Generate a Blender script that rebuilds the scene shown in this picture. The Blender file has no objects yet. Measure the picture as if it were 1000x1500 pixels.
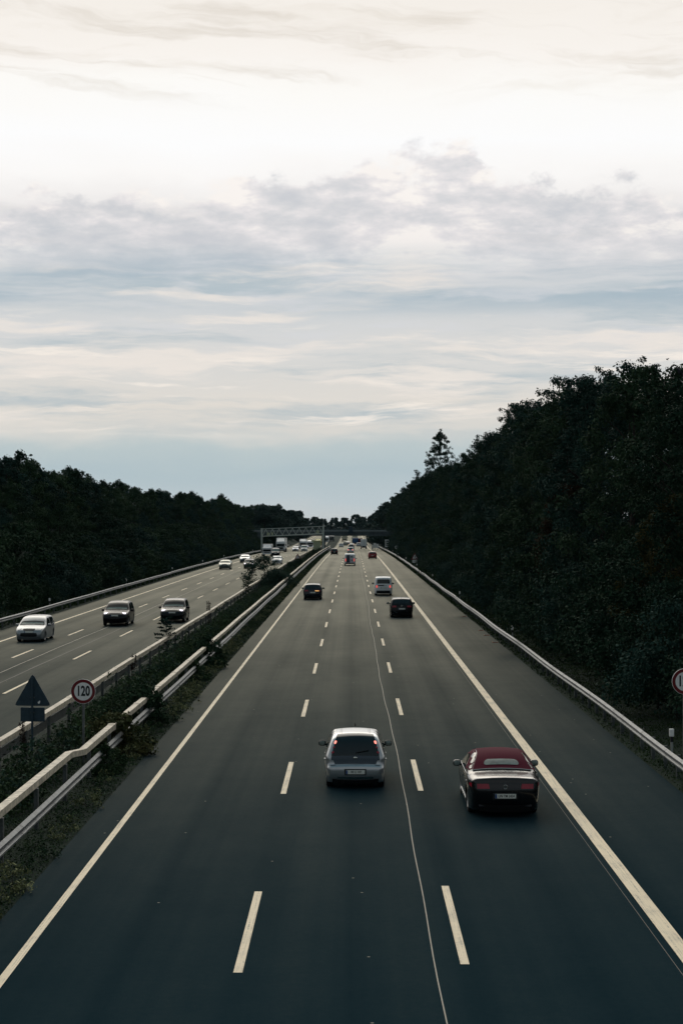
import bpy, bmesh, math, random
import numpy as np
from mathutils import Vector, Matrix
from mathutils.geometry import delaunay_2d_cdt

random.seed(7)
HAZE = True
PI = math.pi
R = math.radians
scene = bpy.context.scene
COL = scene.collection

CAM_H, F = 7.36, 2450.0          # eye height above the road, focal length in photo pixels
VX, VY = 516.0, 765.0            # where the straight road vanishes in the photo

# ------------------------------------------------------------------ road profile
_gy = np.array([-200, 0, 255, 336, 396, 468, 557, 650, 800, 1000, 1200, 1500, 9000], float)
_gz = np.array([0, 0, 0, -.16, -.45, -.92, -1.55, -2.0, -1.7, -.8, 0, .3, .3], float)
_dy = np.arange(-200, 9000, 10.0)
_dz = np.interp(_dy, _gy, _gz)
_k = np.hanning(9); _k /= _k.sum()
_dz = np.convolve(np.pad(_dz, 4, mode='edge'), _k, mode='valid')


def G(y):
    return float(np.interp(y, _dy, _dz))


def at(px, py):
    """road point seen at a photo pixel: returns X and distance"""
    lo, hi = 10.0, 1100.0
    best = None
    d = lo
    while d < hi:
        yy = VY + (CAM_H - G(d)) * F / d
        if yy <= py:
            best = d
            break
        d += 0.25
    d = best or hi
    return (px - VX) * d / F, d


# ------------------------------------------------------------------ tagging
def tag(o, label=None, cat=None, group=None, kind=None):
    if label: o['label'] = label
    if cat: o['category'] = cat
    if group: o['group'] = group
    if kind: o['kind'] = kind
    return o


def empty(name, loc, rz=0.0):
    o = bpy.data.objects.new(name, None)
    COL.objects.link(o)
    o.location = loc
    o.rotation_euler = (0, 0, rz)
    o.empty_display_size = .3
    return o


def thing(name, label, cat, loc, rz=0.0, group=None):
    return tag(empty(name, loc, rz), label, cat, group)


def link_mesh(name, me, parent=None, mat=None):
    o = bpy.data.objects.new(name, me)
    COL.objects.link(o)
    if parent is not None: o.parent = parent
    if mat is not None:
        me.materials.clear()
        me.materials.append(mat)
    return o


def copy_tree(root):
    c = root.copy(); COL.objects.link(c)
    for ch in list(root.children):
        k = ch.copy(); COL.objects.link(k); k.parent = c
        for g in list(ch.children):
            h = g.copy(); COL.objects.link(h); h.parent = k
    return c


# ------------------------------------------------------------------ mesh builder
class MB:
    def __init__(s):
        s.v = []; s.f = []

    def add(s, vs, fs):
        n = len(s.v)
        s.v += [tuple(p) for p in vs]
        s.f += [tuple(i + n for i in f) for f in fs]
        return s

    def box(s, c, d, bev=0.0, rot=None):
        bm = bmesh.new()
        bmesh.ops.create_cube(bm, size=1.0)
        bmesh.ops.scale(bm, vec=d, verts=bm.verts)
        if bev > 0:
            bmesh.ops.bevel(bm, geom=bm.edges[:], offset=bev, segments=2, affect='EDGES', profile=.5)
        if rot is not None:
            bmesh.ops.transform(bm, matrix=rot, verts=bm.verts)
        bmesh.ops.translate(bm, vec=c, verts=bm.verts)
        bm.verts.index_update()
        s.add([v.co[:] for v in bm.verts], [[v.index for v in f.verts] for f in bm.faces])
        bm.free()
        return s

    def tube(s, path, rad, n=8, cap=True):
        path = [Vector(p) for p in path]
        if not hasattr(rad, '__len__'): rad = [rad] * len(path)
        vs = []; fs = []
        for i, p in enumerate(path):
            t = (path[min(i + 1, len(path) - 1)] - path[max(i - 1, 0)]).normalized()
            a = Vector((0, 0, 1)) if abs(t.z) < .9 else Vector((1, 0, 0))
            u = t.cross(a).normalized(); w = t.cross(u)
            for k in range(n):
                th = 2 * PI * k / n
                vs.append(p + (u * math.cos(th) + w * math.sin(th)) * rad[i])
        for i in range(len(path) - 1):
            for k in range(n):
                fs.append((i * n + k, i * n + (k + 1) % n, (i + 1) * n + (k + 1) % n, (i + 1) * n + k))
        if cap:
            fs.append(tuple(range(n - 1, -1, -1)))
            fs.append(tuple((len(path) - 1) * n + k for k in range(n)))
        return s.add(vs, fs)

    def bar(s, a, b, w, h=None):
        """rectangular bar between two points"""
        a = Vector(a); b = Vector(b); h = h or w
        t = (b - a).normalized()
        up = Vector((0, 0, 1)) if abs(t.z) < .95 else Vector((0, 1, 0))
        u = t.cross(up).normalized() * (w / 2); q = u.cross(t).normalized() * (h / 2)
        vs = [a - u - q, a + u - q, a + u + q, a - u + q, b - u - q, b + u - q, b + u + q, b - u + q]
        return s.add(vs, [(0, 1, 2, 3), (7, 6, 5, 4), (0, 4, 5, 1), (1, 5, 6, 2), (2, 6, 7, 3), (3, 7, 4, 0)])

    def lathe_x(s, prof, n=24, c=(0, 0, 0)):
        """profile of (x, r) turned about the x axis"""
        vs = []; fs = []
        for (x, r) in prof:
            for k in range(n):
                th = 2 * PI * k / n
                vs.append((c[0] + x, c[1] + r * math.cos(th), c[2] + r * math.sin(th)))
        for i in range(len(prof) - 1):
            for k in range(n):
                fs.append((i * n + k, i * n + (k + 1) % n, (i + 1) * n + (k + 1) % n, (i + 1) * n + k))
        return s.add(vs, fs)

    def ball(s, c, r, nu=10, nv=7, e=1.0):
        """superellipsoid"""
        sg = lambda x, p: math.copysign(abs(x) ** p, x)
        vs = []; fs = []
        for j in range(nv + 1):
            ph = -PI / 2 + PI * j / nv
            for i in range(nu):
                th = 2 * PI * i / nu
                vs.append((c[0] + r[0] * sg(math.cos(ph), e) * sg(math.cos(th), e),
                           c[1] + r[1] * sg(math.cos(ph), e) * sg(math.sin(th), e),
                           c[2] + r[2] * sg(math.sin(ph), e)))
        for j in range(nv):
            for i in range(nu):
                fs.append((j * nu + i, j * nu + (i + 1) % nu, (j + 1) * nu + (i + 1) % nu, (j + 1) * nu + i))
        return s.add(vs, fs)

    def extr(s, poly, y0, y1):
        """polygon of (x, z) extruded along y"""
        n = len(poly)
        vs = [(x, y0, z) for x, z in poly] + [(x, y1, z) for x, z in poly]
        fs = [tuple(range(n)), tuple(range(2 * n - 1, n - 1, -1))]
        fs += [(i, i + n, (i + 1) % n + n, (i + 1) % n) for i in range(n)]
        return s.add(vs, fs)

    def mesh(s, name, smooth=False, angle=40, recalc=True):
        me = bpy.data.meshes.new(name)
        me.from_pydata(s.v, [], s.f)
        if recalc:
            bm = bmesh.new(); bm.from_mesh(me)
            bmesh.ops.remove_doubles(bm, verts=bm.verts, dist=1e-5)
            bmesh.ops.recalc_face_normals(bm, faces=bm.faces)
            bm.to_mesh(me); bm.free()
        if smooth:
            me.polygons.foreach_set('use_smooth', [True] * len(me.polygons))
            me.set_sharp_from_angle(angle=R(angle))
        me.update()
        return me

    def build(s, name, mat, parent=None, smooth=False, angle=40):
        return link_mesh(name, s.mesh(name, smooth, angle), parent, mat)


def quads_mesh(name, P):
    """P: (n,4,3) array"""
    n = len(P)
    me = bpy.data.meshes.new(name)
    me.vertices.add(n * 4)
    me.vertices.foreach_set('co', P.reshape(-1).astype(np.float32))
    me.loops.add(n * 4)
    me.loops.foreach_set('vertex_index', np.arange(n * 4, dtype=np.int32))
    me.polygons.add(n)
    me.polygons.foreach_set('loop_start', np.arange(0, n * 4, 4, dtype=np.int32))
    me.update(calc_edges=True)
    return me


# ------------------------------------------------------------------ materials
def srgb(h):
    h = h.lstrip('#')
    c = [int(h[i:i + 2], 16) / 255 for i in (0, 2, 4)]
    return tuple((x / 12.92 if x <= .04045 else ((x + .055) / 1.055) ** 2.4) for x in c) + (1.0,)


class N:
    """tiny node helper"""
    def __init__(s, nt): s.t = nt

    def n(s, typ, **kw):
        nd = s.t.nodes.new(typ)
        for k, v in kw.items():
            if k.startswith('i_'):
                nd.inputs[k[2:].replace('_', ' ')].default_value = v
            else:
                setattr(nd, k, v)
        return nd

    def l(s, a, b): s.t.links.new(a, b)

    def math(s, op, a, b=None, c=None, clamp=False):
        nd = s.t.nodes.new('ShaderNodeMath'); nd.operation = op; nd.use_clamp = clamp
        for i, q in enumerate((a, b, c)):
            if q is None: continue
            if isinstance(q, (int, float)): nd.inputs[i].default_value = q
            else: s.l(q, nd.inputs[i])
        return nd.outputs[0]

    def mix(s, f, a, b, typ='MIX'):
        nd = s.t.nodes.new('ShaderNodeMix'); nd.data_type = 'RGBA'; nd.blend_type = typ; nd.clamp_factor = True
        for sock, q in ((nd.inputs[0], f), (nd.inputs[6], a), (nd.inputs[7], b)):
            if isinstance(q, (int, float, tuple)): sock.default_value = q
            else: s.l(q, sock)
        return nd.outputs[2]

    def ramp(s, f, stops, interp='LINEAR'):
        nd = s.t.nodes.new('ShaderNodeValToRGB'); cr = nd.color_ramp; cr.interpolation = interp
        while len(cr.elements) > 1: cr.elements.remove(cr.elements[-1])
        first = True
        for p, c in stops:
            if not isinstance(c, tuple): c = (c, c, c, 1)
            if first: e = cr.elements[0]; e.position = p; first = False
            else: e = cr.elements.new(p)
            e.color = c
        s.l(f, nd.inputs[0])
        return nd.outputs[0]

    def smooth(s, x, a, b, lo=0.0, hi=1.0):
        nd = s.t.nodes.new('ShaderNodeMapRange'); nd.interpolation_type = 'SMOOTHSTEP'
        s.l(x, nd.inputs[0])
        for i, q in zip((1, 2, 3, 4), (a, b, lo, hi)): nd.inputs[i].default_value = q
        return nd.outputs[0]

    def noise(s, vec, scale=1.0, detail=3.0, rough=.5, dist=0.0):
        nd = s.n('ShaderNodeTexNoise')
        nd.inputs['Scale'].default_value = scale; nd.inputs['Detail'].default_value = detail
        nd.inputs['Roughness'].default_value = rough; nd.inputs['Distortion'].default_value = dist
        s.l(vec, nd.inputs['Vector'])
        return nd.outputs[0]

    def vec(s, x, y, z=0.0):
        nd = s.n('ShaderNodeCombineXYZ')
        for i, q in enumerate((x, y, z)):
            if isinstance(q, (int, float)): nd.inputs[i].default_value = q
            else: s.l(q, nd.inputs[i])
        return nd.outputs[0]


def newmat(name):
    m = bpy.data.materials.new(name); m.use_nodes = True
    b = m.node_tree.nodes['Principled BSDF']
    return m, N(m.node_tree), b


MATS = {}


def plain(name, col, rough=.5, metal=0.0, spec=.5, var=.12, scale=8.0, coat=0.0, emit=None, estr=0.0):
    if name in MATS: return MATS[name]
    m, n, b = newmat(name)
    tc = n.n('ShaderNodeTexCoord')
    f = n.noise(tc.outputs['Object'], scale, 4.0, .6)
    c = tuple(col[:3]) + (1,)
    dark = tuple(x * (1 - var) for x in col[:3]) + (1,)
    lite = tuple(min(1, x * (1 + var)) for x in col[:3]) + (1,)
    n.l(n.mix(n.smooth(f, .3, .7), dark, lite), b.inputs['Base Color'])
    b.inputs['Roughness'].default_value = rough
    b.inputs['Metallic'].default_value = metal
    b.inputs['Specular IOR Level'].default_value = spec
    if coat:
        b.inputs['Coat Weight'].default_value = coat
        b.inputs['Coat Roughness'].default_value = .06
    if emit:
        b.inputs['Emission Color'].default_value = tuple(emit[:3]) + (1,)
        b.inputs['Emission Strength'].default_value = estr
    MATS[name] = m
    return m


def paint(name, col, rough=.32, metal=0.0, coat=.30, spec=.3):
    return plain('paint_' + name, col, rough, metal, spec, .05, 3.0, coat)


def asphalt_mat():
    m, n, b = newmat('asphalt')
    tc = n.n('ShaderNodeTexCoord')
    sx = n.n('ShaderNodeSeparateXYZ'); n.l(tc.outputs['Object'], sx.inputs[0])
    x, y = sx.outputs[0], sx.outputs[1]
    streak = n.noise(n.vec(n.math('MULTIPLY', x, 1.1), n.math('MULTIPLY', y, .006)), 1.0, 3.0, .55)
    thin = n.noise(n.vec(n.math('MULTIPLY', x, 5.0), n.math('MULTIPLY', y, .012)), 1.0, 2.0, .5)
    patch = n.noise(n.vec(n.math('MULTIPLY', x, .22), n.math('MULTIPLY', y, .05)), 1.0, 3.0, .6)
    fine = n.noise(tc.outputs['Object'], 38.0, 2.0, .7)
    wx = n.math('ADD', n.math('SUBTRACT', x, 1.87), n.math('MULTIPLY', n.math('SUBTRACT', patch, .5), .5))
    wheel = n.math('ABSOLUTE', n.math('SINE', n.math('MULTIPLY', wx, 2 * PI / 3.75)))
    v = n.math('ADD', n.math('MULTIPLY', n.smooth(streak, .25, .75), .24), n.math('MULTIPLY', n.smooth(thin, .25, .75), .08))
    v = n.math('ADD', v, n.math('MULTIPLY', n.smooth(patch, .3, .7), .26))
    v = n.math('ADD', v, n.math('MULTIPLY', wheel, .18))
    grain = n.noise(tc.outputs['Object'], 7.0, 4.0, .75)
    blot = n.noise(tc.outputs['Object'], .8, 4.0, .6)
    v = n.math('ADD', v, n.math('MULTIPLY', n.math('SUBTRACT', grain, .5), .55))
    v = n.math('ADD', v, n.math('MULTIPLY', n.math('SUBTRACT', blot, .5), .30))
    v = n.math('ADD', v, n.math('MULTIPLY', n.smooth(fine, .2, .8), .34))
    col = n.ramp(v, [(.2, (.007, .021, .029, 1)), (.6, (.012, .028, .036, 1)), (1.0, (.021, .037, .043, 1))])
    vo = n.n('ShaderNodeTexVoronoi'); vo.voronoi_dimensions = '2D'; vo.inputs['Scale'].default_value = .5
    n.l(tc.outputs['Object'], vo.inputs['Vector'])
    fl2 = n.n('ShaderNodeSeparateColor'); n.l(vo.outputs['Color'], fl2.inputs[0])
    fleck = n.math('MULTIPLY', n.math('LESS_THAN', vo.outputs['Distance'], .013), n.math('LESS_THAN', fl2.outputs[0], .22))
    col = n.mix(n.math('MULTIPLY', fleck, .7), col, (.35, .33, .28, 1))
    n.l(col, b.inputs['Base Color'])
    n.l(n.math('ADD', n.math('MULTIPLY', v, -.12), .46), b.inputs['Roughness'])
    b.inputs['Specular IOR Level'].default_value = .0
    bp = n.n('ShaderNodeBump'); bp.inputs['Strength'].default_value = .15; bp.inputs['Distance'].default_value = .01
    n.l(fine, bp.inputs['Height']); n.l(bp.outputs[0], b.inputs['Normal'])
    # worn stone tops gleam only at a grazing angle (steep Fresnel-like rise)
    lw = n.n('ShaderNodeLayerWeight'); lw.inputs['Blend'].default_value = .5
    gz = n.math('MULTIPLY', n.math('POWER', lw.outputs['Facing'], 15.5), n.math('ADD', n.math('MULTIPLY', v, .16), .10))
    gl = n.n('ShaderNodeBsdfGlossy'); gl.inputs['Color'].default_value = (1, .96, .81, 1); gl.inputs['Roughness'].default_value = .38
    ms = n.n('ShaderNodeMixShader'); out = m.node_tree.nodes['Material Output']
    n.l(gz, ms.inputs[0]); n.l(b.outputs[0], ms.inputs[1]); n.l(gl.outputs[0], ms.inputs[2]); n.l(ms.outputs[0], out.inputs[0])
    return m


def mark_mat(name, col, wear=.5):
    m, n, b = newmat(name)
    tc = n.n('ShaderNodeTexCoord')
    sx = n.n('ShaderNodeSeparateXYZ'); n.l(tc.outputs['Object'], sx.inputs[0])
    f1 = n.noise(n.vec(n.math('MULTIPLY', sx.outputs[0], 40.0), n.math('MULTIPLY', sx.outputs[1], .6)), 1.0, 3.0, .6)
    f2 = n.noise(tc.outputs['Object'], 14.0, 4.0, .7)
    f3 = n.noise(tc.outputs['Object'], .9, 3.0, .6)
    f = n.math('MULTIPLY', n.smooth(f1, .45, .70), n.smooth(f2, .35, .65))
    f = n.math('ADD', f, n.math('MULTIPLY', n.smooth(f3, .45, .75), .35))
    n.l(n.mix(n.math('MULTIPLY', f, wear), col, (.12, .12, .11, 1)), b.inputs['Base Color'])
    b.inputs['Roughness'].default_value = .6
    b.inputs['Specular IOR Level'].default_value = .3
    return m


def ground_mat():
    m, n, b = newmat('verge_ground')
    tc = n.n('ShaderNodeTexCoord')
    f = n.noise(tc.outputs['Object'], .5, 5.0, .65)
    g = n.noise(tc.outputs['Object'], 9.0, 3.0, .65)
    c = n.mix(n.smooth(f, .35, .65), (.004, .013, .009, 1), (.009, .021, .013, 1))
    c = n.mix(n.math('MULTIPLY', n.smooth(g, .5, .75), .5), c, (.013, .017, .013, 1))
    n.l(c, b.inputs['Base Color'])
    b.inputs['Roughness'].default_value = .95
    b.inputs['Specular IOR Level'].default_value = .1
    return m


def leaf_mat(name, a, c, scale=.6, rough=.6, spec=.25, trans=.0):
    m, n, b = newmat(name)
    tc = n.n('ShaderNodeTexCoord')
    oi = n.n('ShaderNodeObjectInfo')
    f = n.noise(tc.outputs['Object'], scale, 3.0, .6)
    ge = n.n('ShaderNodeNewGeometry')
    g = n.math('ADD', n.math('MULTIPLY', n.smooth(f, .32, .68), .55), n.math('MULTIPLY', oi.outputs['Random'], .3))
    g = n.math('ADD', g, n.math('MULTIPLY', ge.outputs['Random Per Island'], .12))
    n.l(n.mix(g, a, c), b.inputs['Base Color'])
    b.inputs['Roughness'].default_value = .8
    b.inputs['Specular IOR Level'].default_value = .04
    if trans:
        out = m.node_tree.nodes['Material Output']
        tr = n.n('ShaderNodeBsdfTranslucent'); n.l(n.mix(g, a, c), tr.inputs[0])
        ms = n.n('ShaderNodeMixShader'); ms.inputs[0].default_value = trans
        n.l(b.outputs[0], ms.inputs[1]); n.l(tr.outputs[0], ms.inputs[2]); n.l(ms.outputs[0], out.inputs[0])
    return m


M_ASPH = asphalt_mat()
M_LINE = mark_mat('line_paint', (.80, .67, .47, 1), .8)
M_SEAL = mark_mat('joint_sealant', (.30, .28, .23, 1), .3)
M_FAINT = mark_mat('faint_joint', (.11, .105, .09, 1), .5)
M_DARKSEAL = mark_mat('dark_joint', (.012, .013, .013, 1), .1)
M_GROUND = ground_mat()
M_STEEL = plain('galvanised_steel', (.15, .16, .165), .5, .5, .5, .25, 3.0)
M_CAP = plain('weathered_zinc', (.50, .44, .35), .6, .1, .4, .35, 5.0)
M_POST = plain('post_steel', (.10, .11, .11), .6, .4, .4, .25)
M_SIGNBACK = plain('sign_back', (.030, .055, .075), .6, .2, .3, .15)
M_WHITE = plain('sign_white', (.88, .86, .84), .4, 0, .4, .05)
M_RED = plain('sign_red', (.16, .008, .012), .4, 0, .4, .1)
M_BLACK = plain('print_black', (.012, .012, .016), .5, 0, .3, .1)
M_RUBBER = plain('tyre_rubber', (.010, .010, .011), .85, 0, .2, .2)
M_RIM = plain('alloy_rim', (.30, .31, .32), .35, .8, .5, .1)
M_RIMDARK = plain('dark_rim', (.05, .05, .055), .4, .7, .5, .1)
M_GLASS = plain('dark_glass', (.006, .013, .016), .06, 0, .5, .1)
M_GLASSLT = plain('sky_reflection_glass', (.20, .24, .22), .10, 0, .4, .25)  # pale base colour stands in for sky reflected in the glass
M_TRIM = plain('black_trim', (.010, .011, .012), .55, 0, .3, .15)
M_CHROME = plain('chrome', (.65, .63, .58), .15, 1.0, .5, .05)
M_TAIL = plain('tail_lens', (.34, .012, .03), .15, 0, .5, .1)
M_TAILON = plain('tail_lamp_lit', (.3, .02, .02), .2, 0, .5, .05, 8, 0, (1.0, .12, .09), .8)
M_TAILHOT = plain('brake_lamp_lit', (.5, .1, .08), .2, 0, .5, .05, 8, 0, (1.0, .26, .20), 1.9)
M_AMBER = plain('indicator_lit', (.5, .2, .04), .2, 0, .5, .05, 8, 0, (1.0, .55, .2), .7)
M_HEAD = plain('head_lens', (.45, .46, .47), .12, .2, .5, .1)
M_HEADON = plain('head_lamp_lit', (.8, .8, .9), .2, 0, .5, .05, 8, 0, (.95, .86, 1.0), 1.25)
M_PLATE = plain('plate_white', (.75, .75, .68), .4, 0, .4, .05)
M_PLATEB = plain('plate_blue', (.012, .06, .22), .4, 0, .4, .05)
M_CONC = plain('bridge_concrete', (.08, .10, .11), .85, 0, .3, .25, 1.2)
M_GANTRY = plain('gantry_paint', (.50, .54, .50), .55, .15, .4, .15)
M_CABINET = plain('pale_cabinet', (.42, .45, .30), .55, 0, .4, .12)
M_RUST = plain('rusty_iron', (.30, .10, .055), .8, .1, .3, .3, 12)
M_BARK = plain('bark', (.022, .019, .016), .9, 0, .2, .3, 4)
M_FEATHER = plain('black_feather', (.010, .011, .016), .6, 0, .3, .2)

# ------------------------------------------------------------------ camera
cam = bpy.data.cameras.new('camera')
cam_o = bpy.data.objects.new('camera', cam); COL.objects.link(cam_o)
cam.sensor_fit = 'VERTICAL'; cam.sensor_height = 36.0; cam.sensor_width = 24.0
cam.lens = F / 1500 * 36.0
cam.clip_start = .5; cam.clip_end = 20000
cam_o.location = (0, 0, CAM_H)
cam_o.rotation_euler = (R(90) + math.atan(15 / F), 0, math.atan(16 / F))
scene.camera = cam_o

# ------------------------------------------------------------------ light and sky
SUN_EL, SUN_AZ = R(40), R(-12)           # azimuth from +Y towards +X
sun = bpy.data.lights.new('sun', 'SUN'); sun.energy = .9; sun.angle = R(50); sun.color = (1, .90, .76)
sun_o = bpy.data.objects.new('sun', sun); COL.objects.link(sun_o)
sd = Vector((math.sin(SUN_AZ) * math.cos(SUN_EL), math.cos(SUN_AZ) * math.cos(SUN_EL), math.sin(SUN_EL)))
sun_o.rotation_euler = sd.to_track_quat('Z', 'Y').to_euler()
sun_o.location = (0, 0, 60)


def build_world():
    w = bpy.data.worlds.new('World'); scene.world = w; w.use_nodes = True
    nt = w.node_tree; nt.nodes.clear(); n = N(nt)
    out = n.n('ShaderNodeOutputWorld'); bg1 = n.n('ShaderNodeBackground'); bg2 = n.n('ShaderNodeBackground')
    sky = n.n('ShaderNodeTexSky'); sky.sky_type = 'NISHITA'; sky.sun_disc = False
    sky.sun_elevation = SUN_EL; sky.sun_rotation = SUN_AZ
    n.l(sky.outputs[0], bg1.inputs[0]); bg1.inputs[1].default_value = .05
    tc = n.n('ShaderNodeTexCoord'); sx = n.n('ShaderNodeSeparateXYZ'); n.l(tc.outputs['Generated'], sx.inputs[0])
    x, y, z = sx.outputs
    U = n.math('ARCTAN2', x, y)                      # azimuth
    V = n.math('ARCSINE', n.math('MAXIMUM', z, -.2))    # elevation
    K = 1 / F
    u = n.math('MULTIPLY', U, 1.0); v = V
    # warped coordinates for soft edges
    w1 = n.math('MULTIPLY', n.math('SUBTRACT', n.noise(n.vec(n.math('MULTIPLY', u, 9), n.math('MULTIPLY', v, 26), 3.1), 1, 4, .6), .5), .035)
    vw = n.math('ADD', v, w1)
    base = n.ramp(n.math('MULTIPLY', vw, 1 / .66), [(p * K / .66, srgb(c)) for p, c in [
        (-60, '#bfc6c8'), (2, '#c6cbcc'), (30, '#bac7cd'), (75, '#b0c1c8'), (112, '#bac7ca'), (138, '#d8d6d1'), (165, '#e2dcd4'),
        (215, '#d9d8d5'), (260, '#d8d8d7'), (330, '#ced2d5'), (375, '#d8d9db'), (420, '#e2e0e1'), (465, '#f3f0ee'), (510, '#fdfbf9'), (550, '#ffffff'),
        (620, '#fffdf9'), (665, '#fbf6f0'), (765, '#f6f0e8'), (1000, '#f2ece0'), (1600, '#c9ccca')]])
    # long blue-grey and cream streaks in the lower half
    def streak(su, sv, off, lo, hi, tilt=0.0, det=7.0, ro=.60, wf=.5):
        vv = n.math('ADD', v, n.math('MULTIPLY', u, tilt))
        vv = n.math('ADD', vv, n.math('MULTIPLY', w1, wf))
        return n.smooth(n.noise(n.vec(n.math('MULTIPLY', u, su), n.math('MULTIPLY', vv, sv), off), 1, det, ro), lo, hi)
    band = lambda a, b, c, d: n.math('MULTIPLY', n.smooth(v, a * K, b * K), n.smooth(v, c * K, d * K, 1, 0))
    lower = band(110, 165, 390, 480)
    c = n.mix(n.math('MULTIPLY', n.math('MULTIPLY', streak(5.0, 50, 1.7, .47, .66), lower), .75), base, srgb('#a9bac3'))
    c = n.mix(n.math('MULTIPLY', n.math('MULTIPLY', streak(8.5, 80, 7.3, .50, .68), lower), .85), c, srgb('#eee6de'))
    c = n.mix(n.math('MULTIPLY', n.math('MULTIPLY', streak(12, 130, 4.4, .55, .70), band(115, 150, 260, 330)), .85), c, srgb('#f8efe5'))
    c = n.mix(n.math('MULTIPLY', n.math('MULTIPLY', streak(3.2, 40, 11.6, .42, .62), band(290, 330, 375, 420)), .80), c, srgb('#a3b6c2'))
    c = n.mix(n.math('MULTIPLY', n.math('MULTIPLY', streak(16, 100, 21.0, .50, .72), band(230, 290, 400, 450)), .55), c, srgb('#d9dade'))
    # billowing cloud bank in the middle
    bn = n.noise(n.vec(n.math('MULTIPLY', u, 24), n.math('MULTIPLY', v, 34), .9), 1, 8, .60)
    big = n.noise(n.vec(n.math('MULTIPLY', u, 7.5), n.math('MULTIPLY', v, 5), 5.0), 1, 2, .5)
    hump = n.math('MULTIPLY', n.math('POWER', 2.718, n.math('MULTIPLY', n.math('POWER', n.math('MULTIPLY', n.math('SUBTRACT', u, .03), 1 / .062), 2.0), -1.0)), 52 * K)
    top = n.math('ADD', n.math('ADD', hump, 480 * K), n.math('MULTIPLY', n.math('SUBTRACT', bn, .5), 260 * K))
    top = n.math('ADD', top, n.math('MULTIPLY', n.math('SUBTRACT', big, .5), 90 * K))
    dd = n.math('SUBTRACT', top, v)
    bank = n.math('MULTIPLY', n.smooth(dd, -8 * K, 26 * K), n.smooth(v, 335 * K, 430 * K))
    bshade = n.noise(n.vec(n.math('MULTIPLY', u, 26), n.math('MULTIPLY', v, 64), 8.2), 1, 8, .62)
    bs2 = n.noise(n.vec(n.math('MULTIPLY', u, 8), n.math('MULTIPLY', v, 28), 2.2), 1, 3, .5)
    bsm = n.math('ADD', n.math('MULTIPLY', bshade, .6), n.math('MULTIPLY', bs2, .4))
    bsm = n.math('ADD', bsm, n.math('MULTIPLY', n.smooth(dd, 0, 60 * K, 1, 0), .035))
    bcol = n.ramp(bsm, [(.40, srgb('#c6c9cf')), (.48, srgb('#d5d5d8')), (.545, srgb('#e7e3e4')), (.60, srgb('#fcf6f1'))])
    c = n.mix(n.math('MULTIPLY', bank, .85), c, bcol)
    # thin warm-grey wisps high up
    hi = n.smooth(v, 585 * K, 640 * K)
    c = n.mix(n.math('MULTIPLY', n.math('MULTIPLY', streak(6.5, 66, 13.1, .50, .72, .10, 7, .6, .9), hi), .70), c, srgb('#dcd4c9'))
    c = n.mix(n.math('MULTIPLY', n.math('MULTIPLY', streak(9, 60, 17.7, .50, .70, -.05, 7, .6, .9), hi), .40), c, srgb('#e7dfd4'))
    # brightest where the sun stands behind the cloud; towards the zenith and behind the camera the cloud is greyer
    az = n.math('ABSOLUTE', n.math('ADD', U, .12))
    back = n.smooth(az, .5, 2.2)
    c = n.mix(n.math('MULTIPLY', back, .80), c, srgb('#60717a'))
    c = n.mix(n.smooth(v, .60, 1.35), c, srgb('#52707d'))
    n.l(c, bg2.inputs[0])
    # the veiled sun stands above the frame: the cloud round it is far brighter than white
    glow = n.math('MULTIPLY', n.math('MULTIPLY', n.smooth(v, .325, .45), n.smooth(v, .62, 1.0, 1, 0)), n.smooth(az, .3, 1.5, 1, 0))
    n.l(n.math('ADD', n.math('MULTIPLY', glow, 1.9), 1.0), bg2.inputs[1])
    ms = n.n('ShaderNodeMixShader')
    ms.inputs[0].default_value = .97           # nearly closed cloud cover over the clear sky
    n.l(bg1.outputs[0], ms.inputs[1]); n.l(bg2.outputs[0], ms.inputs[2]); n.l(ms.outputs[0], out.inputs[0])


build_world()
scene.view_settings.view_transform = 'Standard'
scene.view_settings.look = 'None'
scene.view_settings.exposure = 0.0
scene.view_settings.gamma = 1.0

# ------------------------------------------------------------------ terrain and roads
XL_OUT, XL_IN = -23.9, -10.9       # left carriageway
XR_IN, XR_OUT = -6.5, 8.95         # right carriageway


def smst(t):
    t = min(1, max(0, t)); return t * t * (3 - 2 * t)


def T(x, y):
    """height of the ground sheet"""
    z = G(y)
    if XL_OUT < x < XL_IN or XR_IN < x < XR_OUT: return z - .06
    h = 0.02
    if x < -25.5: h += 7.0 * smst((-25.5 - x) / 13.0)
    elif x > 10.0: h += 3.2 * smst((x - 10.0) / 14.0)
    far = smst((y - 1150) / 200)
    return z + h * (1 - far)


def build_terrain():
    xs = [-1500, -400, -120, -60, -45, -40, -38, -36, -34, -32, -30, -28, -26.5, -25.5, -24.5, XL_OUT - .02, XL_OUT + .02, -17, XL_IN - .02, XL_IN + .02,
          -9.8, -8.7, -7.6, XR_IN - .02, XR_IN + .02, 1, XR_OUT - .02, XR_OUT + .02, 9.6, 10.2, 11.5, 13, 15, 17, 19, 21, 24, 35, 60, 150, 500, 1500]
    ys = [-300, -100] + [float(q) for q in range(-60, 1300, 10)] + [1400, 1700, 2500, 4000, 7000]
    vs = [(x, y, T(x, y)) for y in ys for x in xs]
    nx = len(xs)
    fs = [(j * nx + i, j * nx + i + 1, (j + 1) * nx + i + 1, (j + 1) * nx + i) for j in range(len(ys) - 1) for i in range(nx - 1)]
    me = bpy.data.meshes.new('ground'); me.from_pydata(vs, [], fs)
    o = link_mesh('ground', me, None, M_GROUND)
    me.polygons.foreach_set('use_smooth', [True] * len(me.polygons))
    tag(o, kind='structure')


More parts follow.
